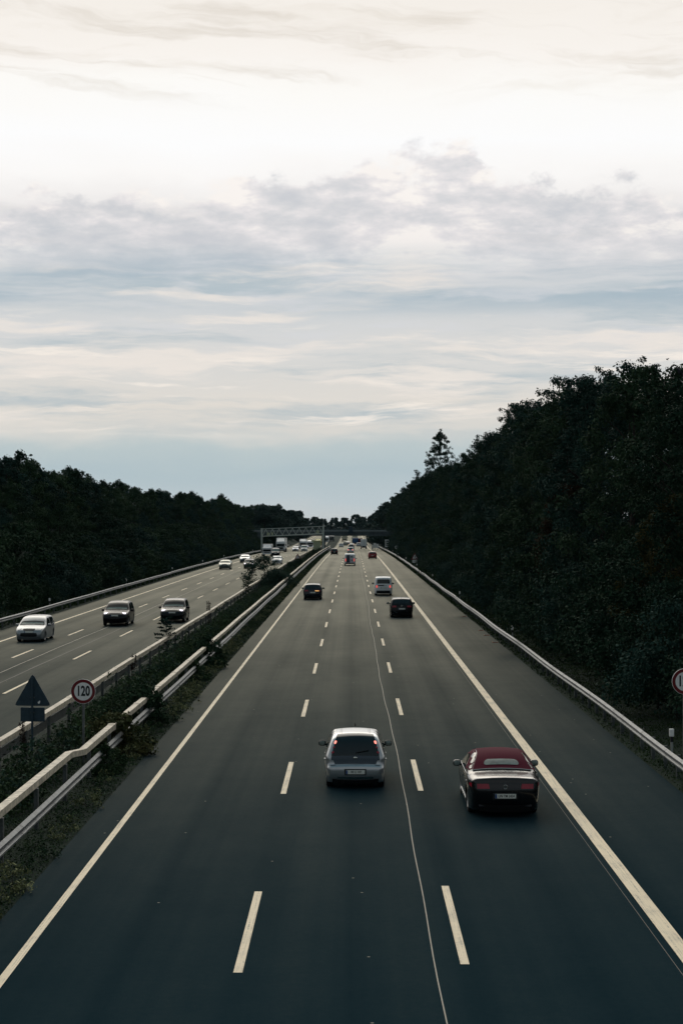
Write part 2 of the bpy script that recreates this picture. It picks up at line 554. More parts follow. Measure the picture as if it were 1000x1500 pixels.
def strip(mb, x0, x1, y0, y1, dz, step=6.0, fx=None):
    """sheet following the road; fx(y) shifts it sideways"""
    k = max(1, int(math.ceil((y1 - y0) / step)))
    vs = []
    for i in range(k + 1):
        y = y0 + (y1 - y0) * i / k; s = fx(y) if fx else 0
        vs += [(x0 + s, y, G(y) + dz), (x1 + s, y, G(y) + dz)]
    mb.add(vs, [(2 * i, 2 * i + 1, 2 * i + 3, 2 * i + 2) for i in range(k)])


build_terrain()
Y0, Y1 = -60.0, 1160.0
mb = MB(); strip(mb, XR_IN, XR_OUT, Y0, Y1, 0); road_r = tag(mb.build('road', M_ASPH), kind='structure')
mb = MB(); strip(mb, XL_OUT, XL_IN, Y0, Y1, 0); road_l = tag(mb.build('road', M_ASPH), kind='structure')


def marks(road, edges, dashes, seams):
    for x, w in edges:
        mb = MB(); strip(mb, x - w / 2, x + w / 2, Y0, Y1, .004); mb.build('edge_line', M_LINE, road)
    for x, ph in dashes:
        mb = MB(); k = 0
        while True:
            y = ph + 18.0 * k
            if y > Y1 - 8: break
            strip(mb, x - .075, x + .075, y, y + 6.0, .004, 3.0); k += 1
        mb.build('lane_dashes', M_LINE, road)
    for x, w, mat, fx in seams:
        mb = MB(); strip(mb, x - w / 2, x + w / 2, Y0, 620, .006, 1.5, fx); mb.build('joint_line', mat, road)


wig = lambda a: (lambda y: .05 * math.sin(y * .043 + a) + .035 * math.sin(y * .131 + 2 * a) + .012 * math.sin(y * .61 + a))
marks(road_r, [(-5.63, .15), (5.66, .30)], [(-1.87, 27.36 - 90), (1.87, 27.9 - 90)],
      [(1.36, .022, M_SEAL, wig(.4)), (5.36, .010, M_FAINT, None)])
# outer lanes of the oncoming side
_, dA = at(5, 1017)
marks(road_l, [(-21.7, .2), (-11.3, .15)], [(-14.95, dA - 90), (-18.45, dA - 90 + 1.0)],
      [(-17.2, .05, M_SEAL, wig(2.0)), (-16.1, .06, M_DARKSEAL, wig(3.0))])

# ------------------------------------------------------------------ guard rails
def wbeam(side, top):
    """outline of a W-beam (x towards traffic * side, z)"""
    h = .31
    pts = [(0, 0), (.02, -.015), (.08, -.06), (.08, -.10), (.02, -.14), (.02, -.17), (.08, -.21), (.08, -.25), (.02, -.295), (0, -h)]
    return [(side * a, top + b) for a, b in pts]


def sweep(mb, prof, X, y0, y1, step, closed, fx=None, fz=None):
    k = max(1, int(round((y1 - y0) / step))); n = len(prof)
    vs = []
    for i in range(k + 1):
        y = y0 + (y1 - y0) * i / k; g = G(y); sx = fx(y) if fx else 0; sz = fz(y) if fz else 0
        vs += [(X + a + sx, y, g + b + sz) for a, b in prof]
    fs = []
    m = n if closed else n - 1
    for i in range(k):
        for j in range(m):
            fs.append((i * n + j, i * n + (j + 1) % n, (i + 1) * n + (j + 1) % n, (i + 1) * n + j))
    if closed:
        fs.append(tuple(range(n))); fs.append(tuple(range(k * n + n - 1, k * n - 1, -1)))
    mb.add(vs, fs)


def wobble(a, amp=.02):
    return lambda y: amp * math.sin(y * .21 + a) + amp * .7 * math.sin(y * .083 + 2 * a)


def rail_posts(root, X, h, pitch, y0, y1, near=90, w=.12, dep=.06):
    me = None; stuff = MB(); k = 0; y = y0
    while y < y1:
        if k < near:
            if me is None:
                q = MB(); q.box((0, 0, h / 2 - .15), (w, dep, h + .3), .008); me = q.mesh('post')
            o = link_mesh('post', me, root); o.data.materials.clear() if k == 0 else None
            if k == 0: me.materials.append(M_POST)
            o.location = (X, y, G(y))
        else:
            stuff.box((X, y, G(y) + h / 2 - .1), (w, dep, h + .2))
        y += pitch * (1 if y < 300 else 2); k += 1
    if stuff.v:
        tag(stuff.build('post', M_POST, root), kind='stuff')


def single_rail(label, X, side, y0, y1, amp=.02, pitch=2.0, a=0.0, near=95):
    root = thing('guardrail', label, 'guardrail', (0, 0, 0))
    mb = MB()
    sweep(mb, wbeam(side, .76) + [(-side * .004, .45), (-side * .004, .76)], X, y0, y1, 2.0, True, wobble(a, amp), wobble(a + 1, amp * .6))
    for q in range(60):
        yj = y0 + 3 + 4 * q; wx, wz = wobble(a, amp)(yj), wobble(a + 1, amp * .6)(yj)
        if yj < y1 - 2: sweep(mb, [(p + side * .008, r) for p, r in wbeam(side, .762)], X + wx, yj - .16, yj + .16, .32, False, None, lambda y, wz=wz: wz)
    mb.build('rail', M_STEEL, root, True, 30)
    rail_posts(root, X - side * .12, .70, pitch, y0 + 10 if y0 < 0 else y0, y1, near)
    return root


single_rail('single W-beam steel guardrail along the right shoulder, in front of the dark wood', 9.2, -1, 22, 760, .025, 2.0, .6)
single_rail('steel guardrail along the far left shoulder, at the foot of the bushy bank', -24.15, 1, 92, 640, .02, 4.0, 2.0)


def box_rail(label, X, side, y0, y1, jog, a):
    """double guardrail: W-beam low on the traffic side, box beam above it"""
    root = thing('guardrail', label, 'guardrail', (0, 0, 0))
    mb = MB()
    sweep(mb, wbeam(side, .70) + [(-side * .004, .39), (-side * .004, .70)], X + side * .22, y0, y1, 2.0, True, wobble(a, .018), wobble(a + 1, .012))
    for q in range(60):
        yj = y0 + 3 + 4 * q; wx, wz = wobble(a, .018)(yj), wobble(a + 1, .012)(yj)
        sweep(mb, [(p + side * .008, r) for p, r in wbeam(side, .702)], X + side * .22 + wx, yj - .16, yj + .16, .32, False, None, lambda y, wz=wz: wz)
    mb.build('rail', M_STEEL, root, True, 30)
    bx = [(-.10, .94), (.10, .94), (.10, 1.10), (-.10, 1.10)]
    mb = MB()
    if jog:
        sweep(mb, bx, X - .10, y0, 45.2, 2.5, True, None, lambda y: .06)
        sweep(mb, bx, X - .10, 45.2, 46.4, .6, True, lambda y: .20 * (y - 45.2) / 1.2, lambda y: .06 - .08 * (y - 45.2) / 1.2)
        sweep(mb, bx, X + .10, 46.4, y1, 3.0, True, wobble(a, .015), lambda y: -.02)
    else:
        sweep(mb, bx, X, y0, y1, 3.0, True, wobble(a, .02))
    for q in range(40):
        yj = y0 + 6 + 6 * q
        if yj > 48: mb.box((X + (.10 if jog else 0) + wobble(a, .015 if jog else .02)(yj), yj, G(yj) + 1.02 - (.02 if jog else 0)), (.225, .34, .185), .006)
    mb.build('box_beam', M_CAP, root)
    rail_posts(root, X, 1.0, 4.0, y0 + 2, y1, 90, .10, .14)
    return root


box_rail('double guardrail with pale box beam on the median, beside the right-hand carriageway', -7.55, 1, 22, 560, True, .3)
box_rail('pale box-beam guardrail on the far side of the median, beside the oncoming lanes', -10.15, -1, 42, 560, False, 1.9)


# ------------------------------------------------------------------ text
def text_mesh(body, size, sx=1.0, bold=0.0, ext=.001):
    cu = bpy.data.curves.new('txt', 'FONT'); cu.body = body; cu.size = size; cu.align_x = 'CENTER'; cu.align_y = 'CENTER'
    cu.offset = bold; cu.extrude = ext; cu.resolution_u = 3
    o = bpy.data.objects.new('txt', cu); COL.objects.link(o)
    dg = bpy.context.evaluated_depsgraph_get(); dg.update()
    me = bpy.data.meshes.new_from_object(o.evaluated_get(dg))
    bpy.data.objects.remove(o); bpy.data.curves.remove(cu)
    # stand it up facing -Y
    me.transform(Matrix(((sx, 0, 0, 0), (0, 0, -1, 0), (0, 1, 0, 0), (0, 0, 0, 1))))
    me.materials.clear()
    return me


# ------------------------------------------------------------------ signs
def disc(mb, r, y0, y1, c=(0, 0), n=40, r0=0.0):
    """disc or ring in the xz plane with thickness"""
    if r0 <= 0:
        poly = [(c[0] + r * math.cos(2 * PI * k / n), c[1] + r * math.sin(2 * PI * k / n)) for k in range(n)]
        mb.extr(poly, y0, y1)
    else:
        vs = []; fs = []
        for k in range(n):
            t = 2 * PI * k / n; ca, sa = math.cos(t), math.sin(t)
            vs += [(c[0] + r0 * ca, y0, c[1] + r0 * sa), (c[0] + r * ca, y0, c[1] + r * sa), (c[0] + r * ca, y1, c[1] + r * sa), (c[0] + r0 * ca, y1, c[1] + r0 * sa)]
        for k in range(n):
            a = 4 * k; b = 4 * ((k + 1) % n)
            for j in range(4):
                fs.append((a + j, a + (j + 1) % 4, b + (j + 1) % 4, b + j))
        mb.add(vs, fs)


def speed_sign(label, X, d, zc, dia, post_r=.038):
    g = T(X, d)
    root = thing('speed_limit_sign', label, 'road sign', (X, d, g))
    r = dia / 2; zc -= g
    MB().tube([(0, .05, -.3), (0, .05, zc + r * .7)], post_r, 10).build('post', M_STEEL, root, True)
    mb = MB(); disc(mb, r, -.012, .012, (0, zc)); pl = mb.build('sign_plate', M_WHITE, root)
    mb = MB(); disc(mb, r * .975, -.0145, -.0125, (0, zc), 40, r * .735); mb.build('red_ring', M_RED, pl)
    me = text_mesh('120', r * 1.12, .66, r * .035)
    o = link_mesh('number', me, pl, M_BLACK); o.location = (0, -.0145, zc)
    mb = MB(); mb.box((0, .028, zc + r * .4), (.16, .03, .05), .004); mb.box((0, .028, zc - r * .4), (.16, .03, .05), .004); mb.build('clamp', M_POST, root)
    return root


speed_sign('round red-ringed 120 speed limit sign on a thin post in the left median', -8.2, 51.0, 2.2, .75)
speed_sign('round 120 speed limit sign cut off by the right edge, behind the right guardrail', 9.55, 48.2, 2.78, .75, .055)


def rtri(side, zb, inset=0.0, rc=.05):
    """triangle outline with rounded corners"""
    h = side * math.sqrt(3) / 2
    c = Vector((0, zb + h / 3))
    P = [Vector((-side / 2, zb)), Vector((side / 2, zb)), Vector((0, zb + h))]
    P = [c + (p - c) * (1 - inset) for p in P]
    out = []
    for i in range(3):
        p = P[i]; a = (P[i - 1] - p).normalized(); b = (P[(i + 1) % 3] - p).normalized()
        for t in (0, .25, .5, .75, 1):
            q = a.lerp(b, t); q = q.normalized() * rc * (2 - 1.25 * math.sin(PI * t)) if q.length else q
            out.append(tuple(p + q))
    return out


def back_sign():
    X, d = -9.55, 50.0; g = T(X, d); side = 1.12
    zb = CAM_H - (1034 - VY) * d / F - g
    root = thing('warning_sign', 'dark blue-grey back of a triangular warning sign with a plate, far left in the median', 'road sign', (X, d, g), R(-5))
    MB().tube([(0, -.05, -.3), (0, -.05, zb + .85)], .034, 10).build('post', M_SIGNBACK, root, True)
    mb = MB(); mb.extr(rtri(side, zb), -.008, .012)
    p = mb.build('sign_plate', M_SIGNBACK, root)
    mb = MB(); disc(mb, .035, -.011, -.0085, (.19, zb + .10), 12); mb.box((.215, -.0105, zb + .135), (.03, .002, .04)); mb.build('sticker', M_WHITE, p)
    mb = MB(); mb.box((0, 0, zb - .26), (.74, .02, .42), .008); mb.build('supplementary_plate', M_SIGNBACK, root)
    mb = MB(); mb.box((0, -.028, zb + .25), (.12, .03, .04)); mb.box((0, -.028, zb - .2), (.12, .03, .04)); mb.build('clamp', M_POST, root)


back_sign()


def works_sign(label, X, d, side, zb, z_post_x=0):
    g = T(X, d)
    root = thing('roadworks_sign', label, 'road sign', (X, d, g)); zb -= g
    MB().tube([(z_post_x, .05, -.3), (z_post_x, .05, zb + .7)], .04, 8).build('post', M_POST, root, True)
    mb = MB(); mb.extr(rtri(side, zb), -.01, .012); p = mb.build('sign_plate', M_RED, root)
    mb = MB(); mb.extr(rtri(side, zb, .42, .03), -.014, -.0105); mb.build('white_field', M_WHITE, p)
    mb = MB(); s = side; z0 = zb + s * .13      # digging worker: body, leg, head, shovel, heap
    mb.extr([(-.07 * s, z0 + .02 * s), (-.02 * s, z0 + .0 * s), (.02 * s, z0 + .15 * s), (.05 * s, z0 + .26 * s), (-.02 * s, z0 + .28 * s), (-.05 * s, z0 + .16 * s)], -.018, -.0145)
    disc(mb, .035 * s, -.018, -.0145, (.03 * s, z0 + .31 * s), 10)
    mb.extr([(.03 * s, z0 + .23 * s), (.05 * s, z0 + .21 * s), (.12 * s, z0 + .08 * s), (.09 * s, z0 + .08 * s)], -.018, -.0145)
    mb.extr([(.06 * s, z0 - .0 * s), (.20 * s, z0 - .0 * s), (.15 * s, z0 + .09 * s), (.11 * s, z0 + .10 * s)], -.018, -.0145)
    mb.build('worker_symbol', M_BLACK, p)
    mb = MB(); mb.box((0, 0, zb - .25), (side * .60, .02, side * .34), .006); q = mb.build('supplementary_plate', M_WHITE, root)
    mb = MB(); mb.box((0, -.0125, zb - .22), (side * .36, .002, side * .05)); mb.build('lettering', M_BLACK, q)


works_sign('red-bordered triangular roadworks sign with white plate behind the right guardrail', 9.75, 262, 1.32, 1.50, -.12)
works_sign('red-bordered triangular roadworks sign with white plate in the median weeds', -9.5, 291, 1.20, .92)

# white board and round sign further along the right verge
def far_boards():
    X, d = 9.8, 475; g = T(X, d)
    root = thing('information_board', 'tall white board with dark blocks on the right verge, short of the bridge', 'sign board', (X, d, g))
    MB().box((0, 0, 2.35), (1.15, .05, 2.1), .01).build('board', M_WHITE, root)
    mb = MB(); mb.box((.05, -.028, 2.95), (.7, .004, .3)); mb.box((.15, -.028, 2.3), (.55, .004, .35)); mb.box((-.1, -.028, 1.7), (.5, .004, .2)); mb.build('lettering', M_SIGNBACK, root)
    for s in (-.4, .4): MB().tube([(s, .06, -.3), (s, .06, 3.2)], .04, 8).build('post', M_POST, root)
    X, d = 9.8, 372; g = T(X, d)
    root = thing('round_sign', 'small round sign with a pale ring on the dark right verge', 'road sign', (X, d, g))
    MB().tube([(0, .05, -.3), (0, .05, 2.4)], .04, 8).build('post', M_POST, root)
    mb = MB(); disc(mb, .36, -.01, .01, (0, 2.1), 24); p = mb.build('sign_plate', M_WHITE, root)
    mb = MB(); disc(mb, .21, -.014, -.011, (0, 2.1), 24); mb.build('dark_disc', M_SIGNBACK, p)
    for i, (px, h, w, lab) in enumerate([(545.2, 1.7, .5, 'pale marker board under the bridge, nearest the lanes'), (548.6, 2.2, .9, 'widest pale marker board under the bridge, in the middle of three'),
                                         (552.8, 1.9, .7, 'pale marker board under the bridge, nearest the right guardrail')]):
        d = 520 + 6 * i; X = (px - VX) * d / F; g = G(d)
        root = thing('marker_board', lab, 'sign board', (X, d, g), 0, 'marker boards under the bridge')
        MB().box((0, 0, h - .75), (w, .05, 1.4), .01).build('board', M_WHITE, root)
        MB().tube([(0, .06, 0), (0, .06, h - .2)], .05, 8).build('post', M_POST, root)
        MB().box((0, 0, .05), (.7, .4, .10), .02).build('foot', M_RUBBER, root)


far_boards()


# ------------------------------------------------------------------ delineator posts, drain covers
def delineators():
    proto = None
    right = [50.5 + 50 * k for k in range(10)]; left = [137 + 46.5 * k for k in range(8)]
    words = ['nearest the camera beside the 120 sign', 'second from the camera', 'third from the camera', 'fourth from the camera', 'fifth from the camera', 'sixth from the camera',
             'seventh from the camera', 'eighth from the camera', 'ninth from the camera', 'tenth from the camera']
    for k, (X, d) in enumerate([(9.62, q) for q in right] + [(-24.75, q) for q in left]):
        if proto is None:
            o = empty('delineator_post', (0, 0, 0))
            mb = MB(); mb.extr([(-.028, -.2), (.028, -.2), (.032, .82), (-.032, .82)], -.03, .03); mb.build('post', plain('dull_plastic', (.30, .31, .30), .6), o)
            mb = MB(); mb.extr([(-.036, .72), (.036, .72), (.038, .86), (-.038, .90)], -.035, .035); mb.build('black_band', M_BLACK, o)
            mb = MB(); mb.box((0, 0, 1.0), (.14, .09, .24), .02); mb.build('reflector_box', M_WHITE, o)
            proto = o
        else:
            o = copy_tree(proto)
        o.location = (X, d, T(X, d)); o.rotation_euler = (0, R(random.uniform(-3, 3)), 0)
        if k < len(right):
            tag(o, 'white delineator post behind the right guardrail, ' + words[k], 'delineator', 'delineator posts behind the right guardrail')
        else:
            tag(o, 'white delineator post behind the far left guardrail, ' + words[k - len(right)], 'delineator', 'delineator posts behind the left guardrail')


delineators()


def drains():
    for (px, py, lab) in [(729, 941, 'rusty red drain cover on the right shoulder, nearest the camera'), (715.6, 930.5, 'rusty drain cover on the right shoulder, second from the camera'),
                          (708, 923.6, 'dull rusty drain cover on the right shoulder, third from the camera'), (685, 903, 'rusty red drain cover on the right shoulder, farthest of four')]:
        X, d = at(px, py)
        root = thing('drain_cover', lab, 'drain cover', (min(X, 8.72), d, G(d) + .004), 0, 'drain covers along the right gutter')
        mb = MB(); mb.box((0, 0, .012), (.34, .5, .02), .004); mb.build('frame', M_RUST, root)
        mb = MB()
        for k in range(5): mb.box((0, -.18 + .09 * k, .026), (.26, .035, .008))
        mb.build('slots', M_TRIM, root)


drains()


# ------------------------------------------------------------------ gantry and bridge
def gantry():
    d = 445.0; XA, XB = -24.1, -7.75
    root = thing('sign_gantry', 'grey lattice steel gantry spanning the oncoming carriageway', 'gantry', (0, d, 0))
    zt = lambda x: 5.55 + (x - XA) / (XB - XA) * .72
    zb = lambda x: zt(x) - 1.95
    for x in (XA, XB):
        MB().box((x, 0, (zt(x) + .2 + G(d) - .5) / 2), (.42, .42, zt(x) + .2 - G(d) + .5), .02).build('post', M_GANTRY, root)
    for y in (-.6, .6):
        mb = MB()
        mb.bar((XA, y, zt(XA)), (XB, y, zt(XB)), .16); mb.build('top_chord', M_GANTRY, root)
        mb = MB(); mb.bar((XA, y, zb(XA)), (XB, y, zb(XB)), .20); mb.build('bottom_chord', M_GANTRY, root)
        mb = MB(); k = 18
        for i in range(k):
            a = XA + .2 + (XB - XA - .4) * i / k; b = XA + .2 + (XB - XA - .4) * (i + 1) / k
            if i % 2 == 0: mb.bar((a, y, zb(a) + .12), (b, y, zt(b) - .1), .09)
            else: mb.bar((a, y, zt(a) - .1), (b, y, zb(b) + .12), .09)
        mb.build('lattice', M_GANTRY, root)
    mb = MB()
    for i in range(12):
        x = XA + .6 + (XB - XA - 1.2) * i / 11
        mb.bar((x, -.5, zb(x)), (x, .5, zb(x)), .08)
    mb.box(((XA + XB) / 2, 0, zb((XA + XB) / 2) + .13), (XB - XA - 1, .7, .03), 0, Matrix.Rotation(-math.atan(.72 / (XB - XA)), 4, 'Y'))
    mb.build('walkway', M_GANTRY, root)
    for px, s in ((392.8, .62), (399.0, .5), (465.4, .72)):
        x = (px - VX) * d / F
        mb = MB(); mb.box((x, -.8, zb(x) + .55), (s, .35, .75), .02); mb.build('camera_box', M_CABINET, root)
    # pale board beside the right post
    r = thing('equipment_board', 'tall pale yellow-green board standing in the median beside the gantry post', 'board', (-9.2, 432, G(432)))
    MB().box((0, 0, 1.5), (1.9, .5, 3.0), .03).build('cabinet', M_CABINET, r)
    MB().box((-.15, -.05, 3.2), (2.5, .7, .36), .03).build('cap', plain('pale_yellow', (.5, .52, .28), .5), r)


gantry()


def bridge():
    y0, y1 = 500.0, 511.0
    root = thing('road_bridge', 'dark concrete overpass crossing both carriageways in the distance', 'bridge', (0, y0, 0))
    MB().box((0, 5.5, 3.9), (130, 11, 1.2), .05).build('deck', M_CONC, root)
    MB().box((0, -.1, 4.75), (130, .3, .5), .03).build('parapet', plain('parapet_edge', (.16, .19, .20), .8, 0, .3, .2), root)
    MB().box((0, 11.1, 4.75), (130, .3, .5), .03).build('parapet', plain('parapet_edge', (.16, .19, .20), .8, 0, .3, .2), root)
    mb = MB()
    mb.bar((-65, -.1, 5.55), (65, -.1, 5.55), .07)
    for k in range(53): mb.bar((-65 + 2.5 * k, -.1, 5.0), (-65 + 2.5 * k, -.1, 5.55), .05)
    mb.build('railing', M_POST, root)
    for k in range(3):
        mb = MB(); mb.tube([(-8.7, 2 + 3.5 * k, -3), (-8.7, 2 + 3.5 * k, 3.35)], .5, 16); mb.build('pier', M_CONC, root, True)
    for x, w in ((-38, 22), (23, 22)):
        MB().box((x, 5.5, .6), (w, 10.6, 5.4), .05).build('abutment', M_CONC, root)
    X = (513.6 - VX) * y0 / F
    r = thing('bridge_sign', 'dark square sign box standing up from the middle of the bridge parapet', 'sign', (X, y0 - .45, 4.2))
    MB().box((0, 0, 1.2), (1.15, .25, 1.5), .02).build('sign_box', M_SIGNBACK, r)
    mb = MB(); mb.extr([(-1.1, -.1), (1.1, -.1), (.55, .5), (-.55, .5)], -.12, .12); mb.build('base', M_SIGNBACK, r)


bridge()


# ------------------------------------------------------------------ cars
def catmull(P, k=5):
    P = [Vector(p) for p in P]; out = []
    n = len(P)
    for i in range(n - 1):
        p0 = P[max(0, i - 1)]; p1 = P[i]; p2 = P[i + 1]; p3 = P[min(n - 1, i + 2)]
        t0 = 0; t1 = t0 + max(1e-4, (p1 - p0).length) ** .5; t2 = t1 + max(1e-4, (p2 - p1).length) ** .5; t3 = t2 + max(1e-4, (p3 - p2).length) ** .5
        if i == 0: t1 = t0 + .3; p0 = p1 - (p2 - p1) * .3
        if i == n - 2: p3 = p2 + (p2 - p1) * .3
        for j in range(k):
            t = t1 + (t2 - t1) * j / k
            A1 = p0 * ((t1 - t) / (t1 - t0)) + p1 * ((t - t0) / (t1 - t0)); A2 = p1 * ((t2 - t) / (t2 - t1)) + p2 * ((t - t1) / (t2 - t1))
            A3 = p2 * ((t3 - t) / (t3 - t2)) + p3 * ((t - t2) / (t3 - t2))
            B1 = A1 * ((t2 - t) / (t2 - t0)) + A2 * ((t - t0) / (t2 - t0)); B2 = A2 * ((t3 - t) / (t3 - t1)) + A3 * ((t - t1) / (t3 - t1))
            out.append(B1 * ((t2 - t) / (t2 - t1)) + B2 * ((t - t1) / (t2 - t1)))
    out.append(P[-1])
    return [(p.x, p.y) for p in out]


class Shape:
    """car body: a side outline given as (y, z) from the rear bumper over the roof to the front bumper,
    with a half-width for each point of it"""
    def __init__(s, W, prof, axles, wr, zb, tumble=.38, re=.10, taper=(.10, .14), crown=(.03, .06), under=None, dens=.09):
        s.L = max(p[0] for p in prof); s.W = W; s.zb = zb; s.tumble = tumble; s.re = re; s.taper = taper; s.crown = crown
        s.axles = axles; s.wr = wr
        s.top = catmull(prof, 5)
        s.T = np.array(s.top)
        z0 = prof[0][1]; z1 = prof[-1][1]; ra = wr + .045
        bot = []
        for ya in sorted(axles, reverse=True):
            a0 = math.asin(max(-1, min(1, (z0 - wr) / ra)))
            for k in range(11):
                a = a0 + (PI - 2 * a0) * k / 10
                bot.append((ya + ra * math.cos(a), wr + ra * math.sin(a)))
        s.bot = bot
        s.B = s.top + bot
        s.dens = dens

    def hw(s, y, z):
        y = np.asarray(y, float); z = np.asarray(z, float); u = y / s.L
        w = .5 * s.W * (1 - s.taper[0] * np.clip((.20 - u) / .20, 0, 1) ** 2.2 - s.taper[1] * np.clip((u - .78) / .22, 0, 1) ** 2.2)
        w = w - np.clip(z - s.zb, 0, 9) * s.tumble - .10 * np.clip(.42 - z, 0, 1) ** 1.5 - .25 * np.clip(s.zb - .12 - z, 0, .5) ** 2 * .4
        return w

    def dist(s, y, z):
        P = np.stack([np.atleast_1d(y), np.atleast_1d(z)], 1)
        A = s.T[:-1]; D = s.T[1:] - A; L2 = (D ** 2).sum(1) + 1e-12
        t = np.clip(((P[:, None] - A[None]) * D[None]).sum(2) / L2, 0, 1)
        Q = A[None] + t[..., None] * D[None]
        return np.sqrt(((P[:, None] - Q) ** 2).sum(2)).min(1)

    def X(s, y, z):
        d = s.dist(y, z); q = np.clip(1 - d / s.re, 0, 1)
        return np.atleast_1d(s.hw(y, z)) - s.re * (1 - np.sqrt(np.clip(1 - q * q, 0, 1))) * .8

    def inside(s, poly, y, z):
        c = False; n = len(poly)
        for i in range(n):
            y1, z1 = poly[i]; y2, z2 = poly[i - 1]
            if (z1 > z) != (z2 > z) and y < (y2 - y1) * (z - z1) / (z2 - z1 + 1e-12) + y1: c = not c
        return c

    def fill(s, poly, dens, rings=()):
        pts = [Vector(p) for p in poly]
        n = len(poly)
        ys = [p[0] for p in poly]; zs = [p[1] for p in poly]
        extra = []
        for r in rings:
            for i in range(1, len(s.top) - 1, 1):
                nx, nz = s.norm(i); extra.append((s.top[i][0] - nx * r, s.top[i][1] - nz * r))
        y = min(ys) + dens / 2
        while y < max(ys):
            z = min(zs) + dens / 2
            while z < max(zs):
                extra.append((y, z)); z += dens
            y += dens
        ok = []
        for e in extra:
            if s.inside(poly, *e): ok.append(e)
        if ok:
            A = np.array(ok); Bp = np.array(poly)
            dmin = np.sqrt(((A[:, None] - Bp[None]) ** 2).sum(2)).min(1)
            ok = [o for o, dd in zip(ok, dmin) if dd > (.012 if rings else dens * .3)]
        pts += [Vector(o) for o in ok]
        edges = [(i, (i + 1) % n) for i in range(n)]
        vo, eo, fo, *_ = delaunay_2d_cdt(pts, edges, [tuple(range(n))], 1, 1e-6)
        return [(v.x, v.y) for v in vo], fo

    def norm(s, i):
        a = s.top[max(0, i - 1)]; b = s.top[min(len(s.top) - 1, i + 1)]
        t = Vector((b[0] - a[0], b[1] - a[1])).normalized()
        return (-t.y, t.x)     # outward: profile runs rear -> over roof -> front, clockwise seen with y right

    def skin(s, i, sl, off=0.0):
        """point on the top skin at fractional outline index i and lateral fraction sl"""
        i0 = int(min(len(s.top) - 2, max(0, math.floor(i)))); f = i - i0
        y = s.top[i0][0] * (1 - f) + s.top[i0 + 1][0] * f; z = s.top[i0][1] * (1 - f) + s.top[i0 + 1][1] * f
        n0 = s.norm(i0); n1 = s.norm(i0 + 1)
        n = Vector((n0[0] * (1 - f) + n1[0] * f, n0[1] * (1 - f) + n1[1] * f)).normalized()
        c = s.crown[0] * abs(n.y) + s.crown[1] * abs(n.x)
        w = float(s.X(y, z)[0])
        k = c * (1 - sl * sl) + off
        return (sl * w, y + n.x * k, z + n.y * k)

    def idx(s, y, z):
        return float(np.argmin((s.T[:, 0] - y) ** 2 + (s.T[:, 1] - z) ** 2))

    def body(s):
        mb = MB()
        vo, fo = s.fill(s.B, s.dens, (.02, .05, .09))
        xs = s.X([p[0] for p in vo], [p[1] for p in vo])
        for sg in (1, -1):
            mb.add([(sg * x, p[0], p[1]) for x, p in zip(xs, vo)], fo)
        sl = [-1, -.93, -.75, -.45, 0, .45, .75, .93, 1]
        nt = len(s.top); vs = []
        for i in range(nt): vs += [s.skin(i, q) for q in sl]
        for (y, z) in s.bot:
            w = float(s.X(y, z)[0]); vs += [(q * w, y, z) for q in sl]
        m = len(s.B); k = len(sl)
        fs = [(i * k + j, i * k + j + 1, ((i + 1) % m) * k + j + 1, ((i + 1) % m) * k + j) for i in range(m) for j in range(k - 1)]
        mb.add(vs, fs)
        return mb

    def patch(s, mb, iA, iB, sfun, off=.006, n=10, m=10, both=False):
        """panel on the top skin between outline indices; sfun(t) gives lateral limits"""
        for sg in ((1, -1) if both else (1,)):
            vs = []
            for a in range(n + 1):
                t = a / n; i = iA + (iB - iA) * t; s0, s1 = sfun(t)
                vs += [s.skin(i, sg * (s0 + (s1 - s0) * b / m), off) for b in range(m + 1)]
            mb.add(vs, [(a * (m + 1) + b, a * (m + 1) + b + 1, (a + 1) * (m + 1) + b + 1, (a + 1) * (m + 1) + b) for a in range(n) for b in range(m)])
        return mb

    def side(s, mb, poly, off=.006, dens=.12, sides=(1, -1)):
        vo, fo = s.fill(poly, dens)
        xs = s.X([p[0] for p in vo], [p[1] for p in vo]) + off
        for sg in sides:
            mb.add([(sg * x, p[0], p[1]) for x, p in zip(xs, vo)], fo)
        return mb


def rnd(a, b, k=.12, p=4):
    """lateral limits from a (t=0) to b (t=1), pulled in at both ends for rounded corners"""
    def f(t):
        w = a + (b - a) * t
        return (-w + k * abs(2 * t - 1) ** p * w, w - k * abs(2 * t - 1) ** p * w)
    return f


WHEELS = {}


def wheel_mesh(r, w, dark=False):
    key = (round(r, 3), round(w, 3))
    if key not in WHEELS:
        t = MB(); t.lathe_x([(-w / 2, r * .64), (-w / 2, r * .92), (-w * .38, r * .99), (0, r), (w * .38, r * .99), (w / 2, r * .92), (w / 2, r * .64), (-w / 2, r * .64)], 26)
        tm = t.mesh('wheel', True, 40); tm.materials.append(M_RUBBER)
        q = MB()
        q.lathe_x([(w * .44, r * .645), (w * .5, r * .64), (w * .42, r * .58), (w * .2, r * .55)], 26)
        for k in range(5):
            a = 2 * PI * k / 5
            u = Vector((0, math.cos(a), math.sin(a))); v = Vector((0, -math.sin(a), math.cos(a)))
            for sg in (-.16, .16):
                p0 = u * r * .1 + v * sg * r * .25; p1 = u * r * .6 + v * sg * r
                q.bar(Vector((w * .34, 0, 0)) + p0, Vector((w * .40, 0, 0)) + p1, r * .07, r * .09)
        q.lathe_x([(w * .18, 0.001), (w * .18, r * .56)], 20)
        q.lathe_x([(w * .46, .001), (w * .46, r * .09), (w * .3, r * .12)], 12)
        rm = q.mesh('rim', True, 35); rm.materials.append(M_RIM)
        WHEELS[key] = (tm, rm)
    return WHEELS[key]


